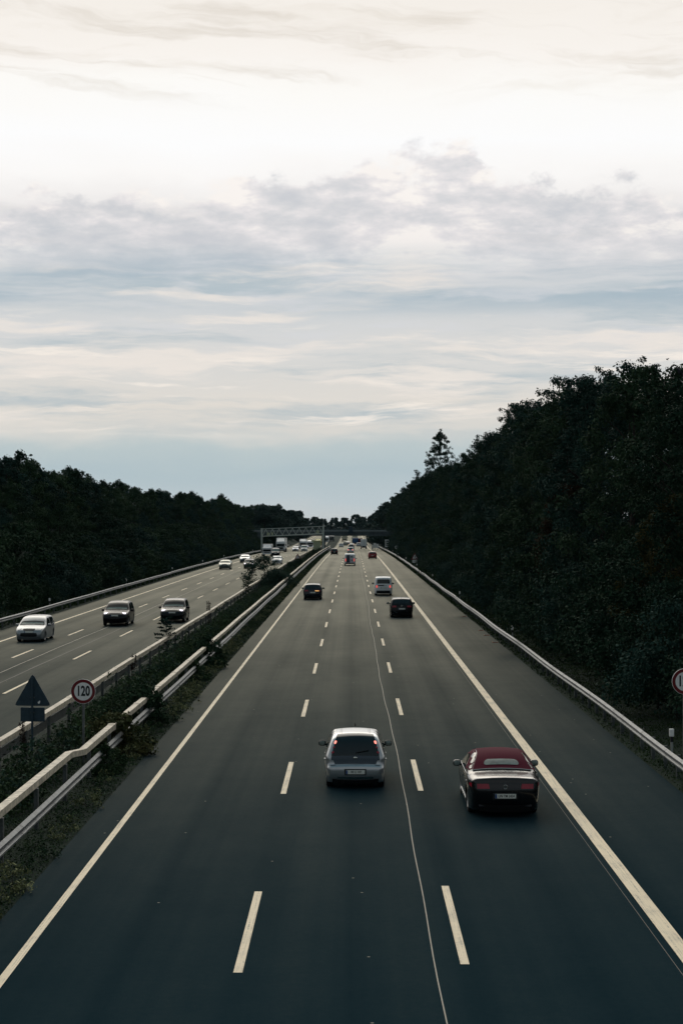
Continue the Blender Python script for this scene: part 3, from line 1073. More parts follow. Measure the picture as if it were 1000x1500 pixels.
def add_wheels(root, sh, w=.2, inset=.02):
    tm, rm = wheel_mesh(sh.wr, w)
    for ya in sh.axles:
        for sg in (1, -1):
            x = float(sh.hw(ya, sh.wr)) - w / 2 - inset
            o = link_mesh('wheel', tm, root); o.location = (sg * x, ya - sh.L / 2, sh.wr); o.rotation_euler = (0, 0, 0 if sg > 0 else PI)
            link_mesh('rim', rm, o)


def add_mirrors(root, sh, y, z, mat, size=(.11, .07, .085)):
    for sg in (1, -1):
        x = float(sh.hw(y, z)) + .02
        mb = MB(); mb.ball((sg * (x + .10), y - sh.L / 2, z + .02), size, 12, 8, .7)
        mb.bar((sg * (x - .06), y - sh.L / 2, z - .04), (sg * (x + .06), y - sh.L / 2, z - .01), .05, .04)
        o = mb.build('side_mirror', mat, root, True, 50)
        fx = MB(); fx.ball((sg * (x + .10), y - sh.L / 2 - .045, z + .02), (size[0] * .82, .03, size[2] * .8), 10, 6, .7)
        fx.build('mirror_glass', M_GLASSLT, o, True, 50)


def add_plate(root, sh, y, z, txt, w=.52, h=.112, front=False, tilt=0.0):
    """number plate with its characters"""
    mb = MB(); mb.box((0, 0, 0), (w, .012, h), .003)
    p = mb.build('number_plate', M_PLATE, root)
    p.location = (0, y - sh.L / 2, z); p.rotation_euler = (R(tilt), 0, PI if front else 0)
    mb = MB(); mb.box((-w / 2 + .024, -.0078, 0), (.044, .002, h * .94)); mb.build('country_band', M_PLATEB, p)
    if txt:
        o = link_mesh('characters', text_mesh(txt, h * .82, .80, .0012), p, M_BLACK); o.location = (.022, -.008, 0)
    return p


BODY = {}


def body_mesh(key, sh):
    if key not in BODY:
        mb = sh.body(); me = mb.mesh('body_' + key, False)
        bm = bmesh.new(); bm.from_mesh(me)
        bmesh.ops.remove_doubles(bm, verts=bm.verts, dist=4e-4)
        bmesh.ops.recalc_face_normals(bm, faces=bm.faces); bm.to_mesh(me); bm.free()
        me.polygons.foreach_set('use_smooth', [True] * len(me.polygons))
        me.set_sharp_from_angle(angle=R(48))
        me.transform(Matrix.Translation((0, -sh.L / 2, 0)))
        BODY[key] = me
    me = BODY[key].copy(); me.name = 'body'
    return me


def sb(mb, sh):
    """shift from rear-based to centred coordinates"""
    mb.v = [(a, b - sh.L / 2, c) for a, b, c in mb.v]
    return mb


SPECS = {
    'smallhatch': dict(W=1.70, prof=[(.10, .18), (.02, .32), (-.0, .48), (.02, .60), (.09, .67), (.12, .86), (.20, 1.02), (.40, 1.32), (.60, 1.425), (1.1, 1.46), (1.7, 1.45), (2.2, 1.37), (2.85, 1.0), (3.1, .93), (3.45, .84), (3.68, .66), (3.75, .48), (3.70, .28), (3.62, .18)],
                       axles=(.58, 3.08), wr=.30, zb=.88, tumble=.40, re=.11),
    'convertible': dict(W=1.83, prof=[(.16, .16), (.06, .33), (.01, .50), (0, .66), (.025, .82), (.045, .92), (.07, .962), (.15, .985), (.40, 1.005), (.80, 1.03), (.95, 1.065), (1.30, 1.24), (1.65, 1.36), (2.1, 1.405), (2.6, 1.36), (3.25, 1.0), (3.5, .95), (4.0, .88), (4.4, .76), (4.64, .58), (4.69, .42), (4.60, .24), (4.5, .16)],
                        axles=(.96, 3.80), wr=.335, zb=.93, tumble=.52, re=.13, taper=(.13, .16)),
    'hatch': dict(W=1.79, prof=[(.12, .18), (.03, .35), (0, .52), (.03, .72), (.08, .92), (.16, 1.02), (.40, 1.33), (.60, 1.435), (1.2, 1.48), (2.0, 1.46), (2.5, 1.36), (3.1, 1.02), (3.4, .95), (3.9, .84), (4.14, .66), (4.2, .48), (4.14, .27), (4.05, .18)],
                  axles=(.75, 3.36), wr=.315, zb=.95, tumble=.36),
    'sedan': dict(W=1.85, prof=[(.14, .18), (.04, .36), (0, .56), (.03, .80), (.09, .95), (.18, 1.0), (.50, 1.03), (.75, 1.07), (1.3, 1.30), (1.75, 1.41), (2.3, 1.43), (2.85, 1.34), (3.45, 1.02), (3.7, .96), (4.2, .87), (4.55, .73), (4.70, .55), (4.68, .34), (4.58, .18)],
                  axles=(1.0, 3.8), wr=.325, zb=.95, tumble=.42),
    'estate': dict(W=1.77, prof=[(.12, .18), (.03, .36), (0, .54), (.03, .76), (.08, .94), (.16, 1.04), (.42, 1.38), (.62, 1.46), (1.4, 1.49), (2.2, 1.47), (2.65, 1.40), (3.38, .98), (3.65, .92), (4.12, .82), (4.40, .68), (4.5, .50), (4.45, .29), (4.36, .18)],
                   axles=(.85, 3.60), wr=.32, zb=.93, tumble=.34),
    'suv': dict(W=1.86, prof=[(.12, .25), (.03, .42), (0, .62), (.03, .85), (.08, 1.03), (.18, 1.14), (.46, 1.50), (.66, 1.60), (1.3, 1.66), (2.1, 1.635), (2.55, 1.55), (3.25, 1.09), (3.5, 1.03), (4.02, .93), (4.32, .79), (4.46, .60), (4.42, .40), (4.30, .25)],
                axles=(.85, 3.52), wr=.36, zb=1.02, tumble=.34),
    'boxvan': dict(W=1.82, prof=[(.08, .20), (.01, .36), (0, .55), (.01, .85), (.05, 1.15), (.13, 1.60), (.20, 1.74), (.36, 1.80), (1.4, 1.84), (2.4, 1.81), (2.75, 1.70), (3.4, 1.18), (3.6, 1.08), (4.05, .98), (4.33, .80), (4.41, .58), (4.36, .34), (4.28, .20)],
                   axles=(.72, 3.42), wr=.32, zb=1.05, tumble=.18, re=.10, crown=(.03, .04)),
    'bigvan': dict(W=1.96, prof=[(.08, .30), (.01, .42), (0, .6), (.01, .95), (.03, 1.3), (.08, 1.78), (.14, 1.92), (.30, 1.98), (1.5, 2.02), (2.9, 1.99), (3.3, 1.86), (3.95, 1.28), (4.2, 1.16), (4.6, 1.06), (4.84, .86), (4.92, .62), (4.86, .40), (4.78, .30)],
                   axles=(.9, 3.92), wr=.34, zb=1.1, tumble=.13, re=.10, crown=(.03, .03)),
}
SH = {}


def shape(k):
    if k not in SH: SH[k] = Shape(**SPECS[k])
    return SH[k]


def car(kind, label, cat, px, py, mat, front=False, group=None, name='parked', tail='off', lamps='off', plate='', roof=None, win=None, far=False, head=0.0, nm=None):
    """front=False: seen from behind, driving away; front=True: coming towards the camera. px, py: photo pixel of its nearest road contact"""
    sh = shape(kind); X, d = at(px, py)
    yc = d + sh.L / 2 - (.12 if not front else .12)
    root = thing(nm or 'car', label, cat, (X, yc, G(yc)), (PI if front else 0) + head, group)
    root.rotation_euler[0] = math.atan((G(yc + 1.5) - G(yc - 1.5)) / 3) * (-1 if front else 1)
    gl = win or M_GLASS
    link_mesh('body', body_mesh(kind, sh), root, mat)
    A = lambda y, z: sh.idx(y, z)
    P = SPECS[kind]['prof']; zb = sh.zb
    top = max(p[1] for p in P)
    iroof = [i for i, p in enumerate(P) if p[1] > top - .12]
    i_r0, i_r1 = iroof[0] * 5, iroof[-1] * 5          # rear and front end of the roof on the outline
    # windscreen and rear window
    ws_base = next(i for i in range(iroof[-1], len(P)) if P[i][1] < zb + .10) * 5
    sb(sh.patch(MB(), i_r1 + 2.4, ws_base + .5, rnd(.97, .98, .03), .004, 8, 10), sh).build('windscreen_seal', M_TRIM, root, True)
    o = sb(sh.patch(MB(), i_r1 + 3.2, ws_base - .5, rnd(.91, .91, .05), .007, 8, 10), sh).build('windscreen', gl if not front else M_GLASSLT, root, True)
    rw_base = max(i for i in range(0, iroof[0] + 1) if P[i][1] < zb + .10) * 5
    if kind == 'sedan': rw_base = 7 * 5
    if kind == 'boxvan': rw_base = A(.06, 1.17)
    if kind not in ('convertible', 'bigvan'):
        top_i = i_r0 + (1.0 if kind not in ('boxvan',) else -4)
        sb(sh.patch(MB(), rw_base + .5, top_i - .6, (rnd(.965, .955, .03) if kind == 'smallhatch' else rnd(.92, .90, .05)), .007, 8, 10), sh).build('rear_window', gl, root, True)
    # side windows follow the outline a little below the roof
    ny = lambda i: sh.top[int(i)]
    def sidewin(ya, yb):
        lo = zb + .02
        pts = [(ya, lo), (yb, lo)]
        ups = []
        for (y, z) in sh.top:
            if ya - .01 <= y <= yb + .01 and z > zb + .12: ups.append((y, z - .10))
        ups = sorted(ups, key=lambda q: -q[0])[::2]
        ups = [(y, max(z, lo + .03)) for y, z in ups]
        return pts + ups if len(ups) > 1 else None
    yr, yf = sh.top[int(rw_base)][0] + .30, sh.top[int(ws_base)][0] - .22
    if kind == 'boxvan': yr = 2.3
    if kind == 'bigvan': yr = 2.6
    mid = yr + (yf - yr) * .52
    for (a, b) in ([(yr, mid - .04), (mid + .04, yf)] if kind not in ('boxvan', 'bigvan') else [(yr, yf)]):
        pl = sidewin(a, b)
        if pl:
            for sg in (1, -1):
                sb(sh.side(MB(), pl, .006, .16, (sg,)), sh).build('side_window', gl if kind != 'convertible' else M_GLASS, root, True)
    # bumpers, lights
    if not front:
        if kind not in ('smallhatch', 'convertible'):
            b0, b1 = 1.5, A(.02, .40)
            sb(sh.patch(MB(), b0, b1, lambda t: (-.94, .94), .008, 4, 10), sh).build('rear_valance', M_TRIM, root, True)
        tz0, tz1 = {'hatch': (.80, .93), 'estate': (.78, .95), 'sedan': (.80, .93), 'suv': (.88, 1.04), 'boxvan': (.78, 1.02), 'bigvan': (.75, 1.25)}.get(kind, (.7, .9))
        if kind not in ('smallhatch', 'convertible'):
            i0, i1 = A(.03, tz0), A(.08, tz1)
            if i1 <= i0: i1 = i0 + 3
            for sg in (1, -1):
                s0, s1 = ((.80, .985) if kind in ('boxvan', 'bigvan') else (.58, .985))
                mt = {'off': M_TAIL, 'on': M_TAILON, 'hot': M_TAILHOT}[tail]
                mb = MB(); sh.patch(mb, i0, i1, lambda t, sg=sg: ((s0, s1) if sg > 0 else (-s1, -s0)), .009, 4, 4)
                if tail == 'amber_right' : pass
                sb(mb, sh).build('tail_light', mt, root, True)
        if kind in ('hatch', 'estate', 'suv', 'sedan', 'boxvan') or plate:
            if kind not in ('smallhatch', 'convertible'):
                zc = {'boxvan': .78, 'suv': .80}.get(kind, .70)
                yy = sh.skin(A(.02, zc), 0)[1]
                add_plate(root, sh, yy - .02, zc, plate)
    else:
        # face: grille, lamps, plate, lower intake
        n = len(sh.top) - 1
        ih = A(P[-5][0], P[-5][1])
        g0, g1 = ih + 1.5, ih + 5.5
        sb(sh.patch(MB(), g0, g1, rnd(.52, .48, .12), .008, 4, 8), sh).build('grille', M_TRIM, root, True)
        sb(sh.patch(MB(), g1 + 3.0, n - 3, rnd(.80, .70, .12), .008, 4, 8), sh).build('lower_intake', M_TRIM, root, True)
        mt = M_HEADON if lamps == 'on' else M_HEAD
        for sg in (1, -1):
            mb = MB(); sh.patch(mb, ih + .2, g1 - 2.2, lambda t, sg=sg: ((.60 + .16 * t, .97) if sg > 0 else (-.97, -.60 - .16 * t)), .010, 5, 6)
            sb(mb, sh).build('headlight', mt, root, True)
        yy = sh.skin(g1 + 1.6, 0)[1]; zz = sh.skin(g1 + 1.6, 0)[2]
        add_plate(root, sh, yy + .02, zz, plate, front=True)
    if not far:
        ym = sh.top[int(ws_base)][0] - .45
        add_mirrors(root, sh, ym, zb + .03, M_TRIM if kind in ('smallhatch', 'hatch', 'boxvan', 'bigvan') else mat)
        mb = MB()
        for sg in (1, -1):
            for yd in (yr + .05, mid):
                x = float(sh.hw(yd, zb - .1)) + .008
                mb.box((sg * x, yd - sh.L / 2, zb - .1), (.03, .16, .03), .006)
        mb.build('door_handle', mat, root)
    if roof:
        sb(sh.patch(MB(), i_r0 + 2, i_r1 - 1, rnd(.93, .93, .04), .006, 8, 10), sh).build('roof_panel', roof, root, True)
    add_wheels(root, sh, .20 if kind != 'bigvan' else .22)
    return root, sh


SILVER = paint('silver', (.47, .48, .49), .28, .82)
GLOSSBLACK = paint('gloss_black', (.005, .005, .006), .2, 0, .5, .3)
GREYBLUE = paint('slate_blue_grey', (.045, .065, .085), .40, .3)
BLACKP = paint('black', (.006, .007, .009), .25, 0, .12, .2)
GREYSILVER = paint('grey_silver', (.33, .34, .35), .32, .5, .2)
NAVY = paint('dark_navy', (.008, .010, .016), .25)
WHITEP = paint('white', (.84, .84, .84), .35)
REDP = paint('red', (.30, .012, .016), .3)
BEIGE = paint('pale_beige', (.30, .31, .26), .3, .5)
GREYP = paint('mid_grey', (.16, .165, .17), .3, .5)
BROWNP = paint('dark_brown', (.010, .009, .010), .3, 0, .12, .2)
YELLOWP = paint('yellow', (.60, .55, .12), .35)
CREAMP = paint('cream', (.55, .50, .38), .45)
BLUEP = paint('blue', (.02, .09, .24), .4)
MAROON = paint('maroon', (.10, .012, .014), .4)
M_SOFT = plain('burgundy_canvas', (.085, .006, .020), .9, 0, .15, .18, 60)

# --- silver hatchback
hb, sh = car('smallhatch', 'silver hatchback with dark grey tailgate, in the middle of the road ahead', 'car', 520.3, 1155, SILVER)
sb(sh.patch(MB(), sh.idx(.085, .665), sh.idx(.125, .88), rnd(.95, .97, .04, 2), .008, 5, 12), sh).build('tailgate', GREYBLUE, hb, True)
mb = MB(); i0 = sh.idx(.09, .67); a, b = sh.idx(.02, .36), sh.idx(.09, .665)
sb(sh.patch(mb, 0.2, sh.idx(.05, .30), lambda t: (-.96, .96), .010, 3, 10), sh).build('rear_valance', M_TRIM, hb, True)
# raised bumper corners and thin bright edge round the plate recess
for sg in (1, -1):
    mb = MB(); sh.patch(mb, sh.idx(.06, .64), sh.idx(.12, .80), lambda t, sg=sg: ((.78 + .08 * t, 1.0) if sg > 0 else (-1.0, -.78 - .08 * t)), .016, 5, 4)
    sb(mb, sh).build('bumper_corner', SILVER, hb, True)
sb(sh.patch(MB(), sh.idx(.03, .33), sh.idx(.03, .345) + .35, rnd(.74, .76, 0), .011, 2, 12), sh).build('bumper_trim', M_CHROME, hb, True)
p0 = sh.skin(sh.idx(0, .50), 0)
mb = MB(); mb.box((0, p0[1] - sh.L / 2 - .004, .485), (.60, .012, .17), .004); mb.build('plate_recess', M_TRIM, hb)
add_plate(hb, sh, p0[1] - .018, .485, 'RE LI 107')
for sg in (1, -1):
    for (z0, z1, m_) in ((1.20, 1.285, M_TAILHOT), (1.09, 1.14, M_TAIL), (.955, 1.02, M_TAIL)):
        def lens(t, sg=sg):
            w = .050 * math.sqrt(max(0, 1 - (2 * t - 1) ** 2)) + .004
            return (sg * .93 - w, sg * .93 + w)
        yA = np.interp(z0, [.86, 1.02, 1.32], [.12, .20, .40]); yB = np.interp(z1, [.86, 1.02, 1.32], [.12, .20, .40])
        fi = lambda y, z: np.interp(z, [sh.top[k][1] for k in range(22, 42)], range(22, 42))
        sb(sh.patch(MB(), fi(yA, z0), fi(yB, z1), lens, .014, 6, 4), sh).build('tail_light', m_, hb, True)
# rear wiper and tailgate badge handle, roof seams, aerial
pb = sh.skin(sh.idx(.125, .89), 0)
mb = MB(); mb.ball((0, pb[1] - sh.L / 2 - .03, .86), (.06, .03, .035), 12, 8, .8); mb.build('tailgate_handle', M_CHROME, hb, True)
mb = MB(); qa = sh.skin(sh.idx(.16, .95), .02, .03); qb = sh.skin(sh.idx(.22, 1.03), .55, .03)
mb.bar((qa[0], qa[1] - sh.L / 2, qa[2]), (qb[0], qb[1] - sh.L / 2, qb[2]), .025, .02); mb.build('rear_wiper', M_TRIM, hb)
mb = MB()
for q in (-.78, -.70, .70, .78): sh.patch(mb, sh.idx(.62, 1.43), sh.idx(2.1, 1.39), lambda t, q=q: (q - .006, q + .006), .004, 10, 1)
sb(mb, sh).build('roof_seam', M_TRIM, hb)
MB().tube([(0, .55, 1.46), (0, .47, 1.55)], [.02, .008], 8).build('aerial', M_TRIM, hb)

# --- convertible
cv, sh = car('convertible', 'black convertible with burgundy soft top, in the right lane', 'car', 738.5, 1197, GLOSSBLACK)
ia, ib = sh.idx(.95, 1.065), sh.idx(2.75, 1.29)
sb(sh.patch(MB(), ia, ib, lambda t: (-1.0, 1.0), .012, 18, 14), sh).build('soft_top', M_SOFT, cv, True)
def top_side(sg):
    ups = [(y, z) for (y, z) in sh.top if .95 <= y <= 2.75 and z > 1.05]
    lo = [(1.62, 1.02), (1.80, 1.27), (2.72, 1.25)]
    poly = [(.99, 1.05)] + lo[:1] + [(1.78, 1.24), (2.1, 1.33), (2.70, 1.24)] + sorted(ups, key=lambda q: -q[0])
    return poly
st = cv.children[-1]
for sg in (1, -1):
    sb(sh.side(MB(), top_side(sg), .013, .10, (sg,)), sh).build('soft_top_side', M_SOFT, cv, True)
sb(sh.patch(MB(), sh.idx(1.06, 1.12), sh.idx(1.33, 1.25), rnd(.66, .62, .14, 3), .022, 8, 12), sh).build('rear_window', plain('sky_pale_rear_glass', (.10, .14, .14), .35, 0, .3, .3, 6), cv, True)  # reflected sky is put into the lighter grey of this window
# chrome waist line round the hood edge
mb = MB(); path = []
for q in np.linspace(-1, 1, 25):
    p = sh.skin(ia - .8, q, .012); path.append((p[0], p[1] - sh.L / 2, p[2]))
mb.tube(path, .013, 6)
for sg in (1, -1):
    pth = []
    for y in np.linspace(.80, 3.15, 16):
        pth.append((sg * (float(sh.X(y, .975)[0]) + .008), y - sh.L / 2, .975 + .06 * max(0, (1.0 - y)) ** 1))
    mb.tube(pth, .012, 6)
mb.build('waist_trim', M_CHROME, cv, True)
fi = lambda z: np.interp(z, [sh.top[k][1] for k in range(5, 28)], range(5, 28))
for sg in (1, -1):
    mb = MB(); sh.patch(mb, fi(.735), fi(.855), lambda t, sg=sg: ((.56 + .03 * t, 1.0) if sg > 0 else (-1.0, -.56 - .03 * t)), .010, 5, 6)
    sh.side(mb, [(.10, .76), (.30, .79), (.30, .86), (.11, .87)], .010, .08, (sg,))
    sb(mb, sh).build('tail_light', M_TAIL, cv, True)
py_ = sh.skin(fi(.56), 0)
mb = MB(); mb.box((0, py_[1] - sh.L / 2 + .0, .56), (.62, .02, .17), .005); mb.build('plate_recess', M_TRIM, cv)
add_plate(cv, sh, py_[1] - .022, .565, 'UN TM 2434')
# ring badge with three spokes on the boot lid
pc = sh.skin(fi(.79), 0, .012)
mb = MB(); n_ = 22
ringp = [(.05 * math.cos(2 * PI * k / n_), pc[1] - sh.L / 2 - .006, .79 + .05 * math.sin(2 * PI * k / n_)) for k in range(n_ + 1)]
mb.tube(ringp, .006, 6, False)
for k in range(3):
    a = PI / 2 + 2 * PI * k / 3
    mb.bar((0, pc[1] - sh.L / 2 - .006, .79), (.05 * math.cos(a), pc[1] - sh.L / 2 - .006, .79 + .05 * math.sin(a)), .012, .012)
mb.build('badge', M_CHROME, cv, True)
sb(sh.patch(MB(), .3, fi(.36), lambda t: (-.9, .9), .010, 3, 10), sh).build('rear_diffuser', M_TRIM, cv, True)
mb = MB()
for sg in (1, -1): mb.box((sg * .55, -sh.L / 2 + .06, .31), (.22, .06, .06), .02)
mb.build('exhaust_tip', M_RIMDARK, cv, True)
mb = MB()
for sg in (1, -1):
    x = float(sh.hw(2.2, .33)) + .006
    mb.box((sg * x, 2.2 - sh.L / 2, .30), (.02, 1.9, .035), .006)
mb.build('sill_trim', M_CHROME, cv)

# --- others going away
EG = 'cars driving away on the right-hand carriageway'
r_, sh = car('boxvan', 'white compact van with black rear window in the right lane', 'van', 561.3, 872.4, WHITEP, tail='on', plate='', nm='van')
pz = sh.skin(sh.idx(.03, 1.05), 0)
mb = MB(); mb.box((-.25, pz[1] - sh.L / 2 - .01, 1.02), (.62, .02, .10), .01); mb.build('tailgate_handle', M_TRIM, r_)
mb = MB(); disc(mb, .05, pz[1] - sh.L / 2 - .02, pz[1] - sh.L / 2 - .004, (.22, 1.0), 14); mb.build('badge', M_CHROME, r_)
sb(sh.patch(MB(), 2.0, sh.idx(.0, .52), lambda t: (-.97, .97), .014, 4, 10), sh).build('rear_bumper', M_TRIM, r_, True)
r_, sh = car('hatch', 'black hatchback with light plate in the right lane, just behind the white van', 'car', 588, 905, BLACKP, plate='', tail='off')
pz = sh.skin(sh.idx(.08, .92), 0, .02)
mb = MB(); disc(mb, .065, pz[1] - sh.L / 2 - .02, pz[1] - sh.L / 2, (0, .93), 16); mb.build('badge', M_CHROME, r_)
MB().tube([(0, .75 - sh.L / 2, 1.45), (0, .62 - sh.L / 2, 1.66)], [.015, .006], 6).build('aerial', M_TRIM, r_)
r_, sh = car('hatch', 'black car with one amber-lit rear lamp in the left lane', 'car', 457.7, 878.6, NAVY, plate='', tail='off')
i0, i1 = sh.idx(.03, .79), sh.idx(.06, .88)
sb(sh.patch(MB(), i0, i1, lambda t: (.32, .82), .014, 4, 6), sh).build('indicator', M_AMBER, r_, True)

r_, sh = car('bigvan', 'white van with dark blue left rear door, in the middle lane', 'van', 512.3, 828.6, WHITEP, tail='on', nm='van')
i0, i1 = sh.idx(0, .52), sh.idx(.08, 1.80)
sb(sh.patch(MB(), i0, i1, lambda t: (-.80, -.01), .010, 8, 6), sh).build('left_door', plain('dark_blue_panel', (.008, .025, .055), .3), r_, True)
sb(sh.patch(MB(), i0, i1, lambda t: (.02, .80), .010, 8, 6), sh).build('right_door', plain('white_panel', (.62, .63, .66), .4), r_, True)
mb = MB(); sh.patch(mb, sh.idx(0, .85), sh.idx(.01, 1.05), lambda t: (.25, .62), .016, 3, 3); sh.patch(mb, sh.idx(.03, 1.42), sh.idx(.06, 1.6), lambda t: (.12, .7), .016, 3, 3)
sb(mb, sh).build('lettering', GREYBLUE, r_, True)
sb(sh.patch(MB(), 1.0, sh.idx(0, .50), lambda t: (-.97, .97), .012, 4, 8), sh).build('rear_bumper', M_TRIM, r_, True)

car('hatch', 'red hatchback in the right lane in the distance', 'car', 545.4, 818.7, REDP, far=True)
car('estate', 'black estate with pale roof in the left lane, near the median rail', 'car', 489.4, 812.8, BLACKP, far=True, tail='off')
car('estate', 'white car with bright red tail lights, directly ahead of the two-tone van', 'car', 513.2, 810.4, WHITEP, far=True, tail='hot')
r_, sh = car('boxvan', 'white van with amber lamps, second vehicle ahead of the two-tone van', 'van', 514.3, 805.4, WHITEP, far=True, nm='van')
mb = MB()
for sg in (1, -1): mb.box((sg * .78, -sh.L / 2 - .02, 1.62), (.2, .06, .16), .02)
mb.build('amber_lamp', M_AMBER, r_)
car('hatch', 'small white hatchback, third vehicle ahead of the two-tone van', 'car', 515.4, 802.2, WHITEP, far=True, tail='on')
car('hatch', 'white hatchback in the left lane under the bridge', 'car', 499.6, 801.8, WHITEP, far=True)
car('hatch', 'silver car just left of the white box lorry', 'car', 525.2, 800.8, SILVER, far=True)
car('sedan', 'dark saloon in the queue beyond the bridge, left of the blue lorry', 'car', 509.5, 798.0, NAVY, far=True)
car('estate', 'pale beige estate in the queue beyond the bridge', 'car', 505.5, 799.3, BEIGE, far=True)


def lorry(label, px, py, front, cabm, boxm, box_len=7.0, w=2.5, h=3.6, cab_h=2.9, cab_len=2.1, trailer=False, lamps=False, deflector=True, bh=None):
    X, d = at(px, py); bh = bh or h
    Lt = cab_len + .5 + box_len
    yc = d + Lt / 2
    root = thing('lorry', label, 'lorry', (X, yc, G(yc)), PI if front else 0)
    root.rotation_euler[0] = math.atan((G(yc + 3) - G(yc - 3)) / 6) * (-1 if front else 1)
    f = Lt / 2
    MB().box((0, f - cab_len / 2, .55 + (cab_h - .55) / 2), (w * .97, cab_len, cab_h - .55), .12).build('cab', cabm, root, True)
    MB().box((0, f + .004, cab_h * .64), (w * .86, .02, cab_h * .26), .008).build('windscreen', M_GLASS, root)
    for sg in (1, -1):
        MB().box((sg * w * .4857, f - .75, cab_h * .63), (.02, .8, cab_h * .24), .005).build('side_window', M_GLASS, root)
        MB().box((sg * w * .38, f + .02, .72), (.36, .05, .22), .01).build('headlight', M_HEADON if lamps else M_HEAD, root)
        MB().box((sg * (w * .5 + .16), f - .25, cab_h * .66), (.20, .14, .52), .03).build('side_mirror', M_TRIM, root)
    MB().box((0, f + .012, cab_h * .37), (w * .60, .03, cab_h * .17), .01).build('grille', M_TRIM, root)
    MB().box((0, f + .02, .55), (w * .95, .10, .34), .03).build('bumper', cabm if not trailer else GREYP, root)
    if deflector:
        mb = MB(); y_ = f - cab_len
        mb.add([(-w * .42, f - .5, cab_h - .02), (w * .42, f - .5, cab_h - .02), (w * .42, y_, cab_h - .02), (-w * .42, y_, cab_h - .02), (-w * .38, y_ + .35, h - .15), (w * .38, y_ + .35, h - .15), (w * .38, y_, h - .15), (-w * .38, y_, h - .15)],
               [(0, 1, 5, 4), (1, 2, 6, 5), (2, 3, 7, 6), (3, 0, 4, 7), (4, 5, 6, 7), (3, 2, 1, 0)])
        mb.build('roof_deflector', cabm, root)
    MB().box((0, -f + box_len / 2, 1.05 + (bh - 1.05) / 2), (w, box_len, bh - 1.05), .03).build('cargo_box', boxm, root)
    MB().box((0, -.1, .85), (w * .36, Lt - .6, .26), .02).build('chassis', M_TRIM, root)
    if not front:
        MB().box((0, -f - .02, .62), (w * .96, .08, .22), .01).build('rear_bumper', M_TRIM, root)
        mb = MB(); mb.box((0, -f - .012, 1.05 + (bh - 1.05) / 2), (.03, .02, bh - 1.2)); mb.build('door_seam', GREYP, root)
        for sg in (1, -1): MB().box((sg * w * .40, -f - .07, .66), (.30, .03, .14), .01).build('tail_light', M_TAIL, root)
    tm, rm = wheel_mesh(.48, .32)
    ax = [f - 1.2, -f + 1.6] + ([-f + 2.9, -f + 4.2] if trailer else [])
    for ya in ax:
        for sg in (1, -1):
            o = link_mesh('wheel', tm, root); o.location = (sg * (w / 2 - .18), ya, .48); o.rotation_euler = (0, 0, 0 if sg > 0 else PI)
            link_mesh('rim', rm, o)
    return root


lorry('white box lorry seen from behind in the right lane under the bridge', 532.6, 804.4, False, WHITEP, WHITEP, 5.5, 2.0, 3.3, 2.4)
lorry('blue box lorry in the queue beyond the bridge', 520.2, 798.6, False, BLUEP, BLUEP, 6.5, 2.3, 2.9, 2.4)
lorry('maroon lorry with narrow box in the queue, left of the white box lorry', 527.2, 797.6, False, MAROON, MAROON, 6.5, 2.1, 2.6, 2.3)
lorry('cream lorry far up the road, left of the road centre', 504.5, 793.2, False, CREAMP, CREAMP, 8, 2.5, 3.1, 2.6)
lorry('cream lorry far up the road, right of the road centre', 519.5, 794.5, False, CREAMP, CREAMP, 8, 2.5, 3.0, 2.6)

# --- oncoming
car('estate', 'silver estate car with unlit lamps, leftmost of the oncoming cars', 'car', 42.5, 941, GREYSILVER, front=True, plate='')
car('suv', 'dark off-roader with lit headlights in the oncoming centre lane', 'car', 168, 917.7, BROWNP, front=True, lamps='on', plate='')
car('suv', 'black off-roader with lit headlights in the oncoming lane next to the median', 'car', 252, 912.6, BLACKP, front=True, lamps='on', plate='')
car('sedan', 'pale beige saloon in the outer oncoming lane, middle distance', 'car', 328.8, 834.2, BEIGE, front=True)
car('estate', 'black oncoming car with two small lit lamps, middle distance', 'car', 364.4, 833.2, BLACKP, front=True, lamps='on')
car('sedan', 'light grey saloon behind the pale beige one, outer oncoming lane', 'car', 358.2, 824.4, SILVER, front=True)
car('sedan', 'white saloon half hidden by the tall median bush', 'car', 405.2, 826.6, WHITEP, front=True)
lorry('small white box lorry in the outer oncoming lane under the gantry', 391, 814.5, True, WHITEP, WHITEP, 4.5, 2.15, 2.7, 2.0, 1.7)
car('boxvan', 'dark van with pale windscreen beside the small white box lorry', 'van', 403.4, 815.2, BLACKP, front=True, far=True, nm='van')
lorry('large white articulated lorry in the outer oncoming lane behind the small box lorry', 410.8, 808.9, True, WHITEP, WHITEP, 12, 2.5, 3.9, 3.0, 2.2, True)
car('hatch', 'white hatchback with lit lamps and dark grille, oncoming below the gantry', 'car', 432.6, 807.9, WHITEP, front=True, far=True, lamps='on')
car('estate', 'dark brown car with one lit lamp, oncoming behind the white hatchback', 'car', 436.2, 803.8, BROWNP, front=True, far=True, lamps='on')
car('boxvan', 'white van with dark intake in the oncoming lane nearest the median', 'van', 445.3, 808.4, WHITEP, front=True, far=True, nm='van')
lorry('white lorry directly behind the oncoming white van', 443.6, 804.0, True, WHITEP, WHITEP, 6, 2.4, 3.3, 2.6, 2.0)
lorry('white lorry with lit headlamps, oncoming, second from the gantry post', 454.6, 803.2, True, WHITEP, GREYP, 7, 2.3, 2.9, 2.5, 2.0, lamps=True)
car('hatch', 'white car oncoming just left of the pale gantry board', 'car', 463.6, 802.4, WHITEP, front=True, far=True, lamps='on')
lorry('yellow lorry behind the white car, left of the pale gantry board', 466.0, 800.6, True, YELLOWP, YELLOWP, 6, 2.3, 2.9, 2.3, 2.0)
lorry('white lorry in the oncoming queue beyond the bridge, beside the median pier', 477.5, 795.5, True, WHITEP, WHITEP, 7, 2.4, 3.4, 2.7, 2.0)
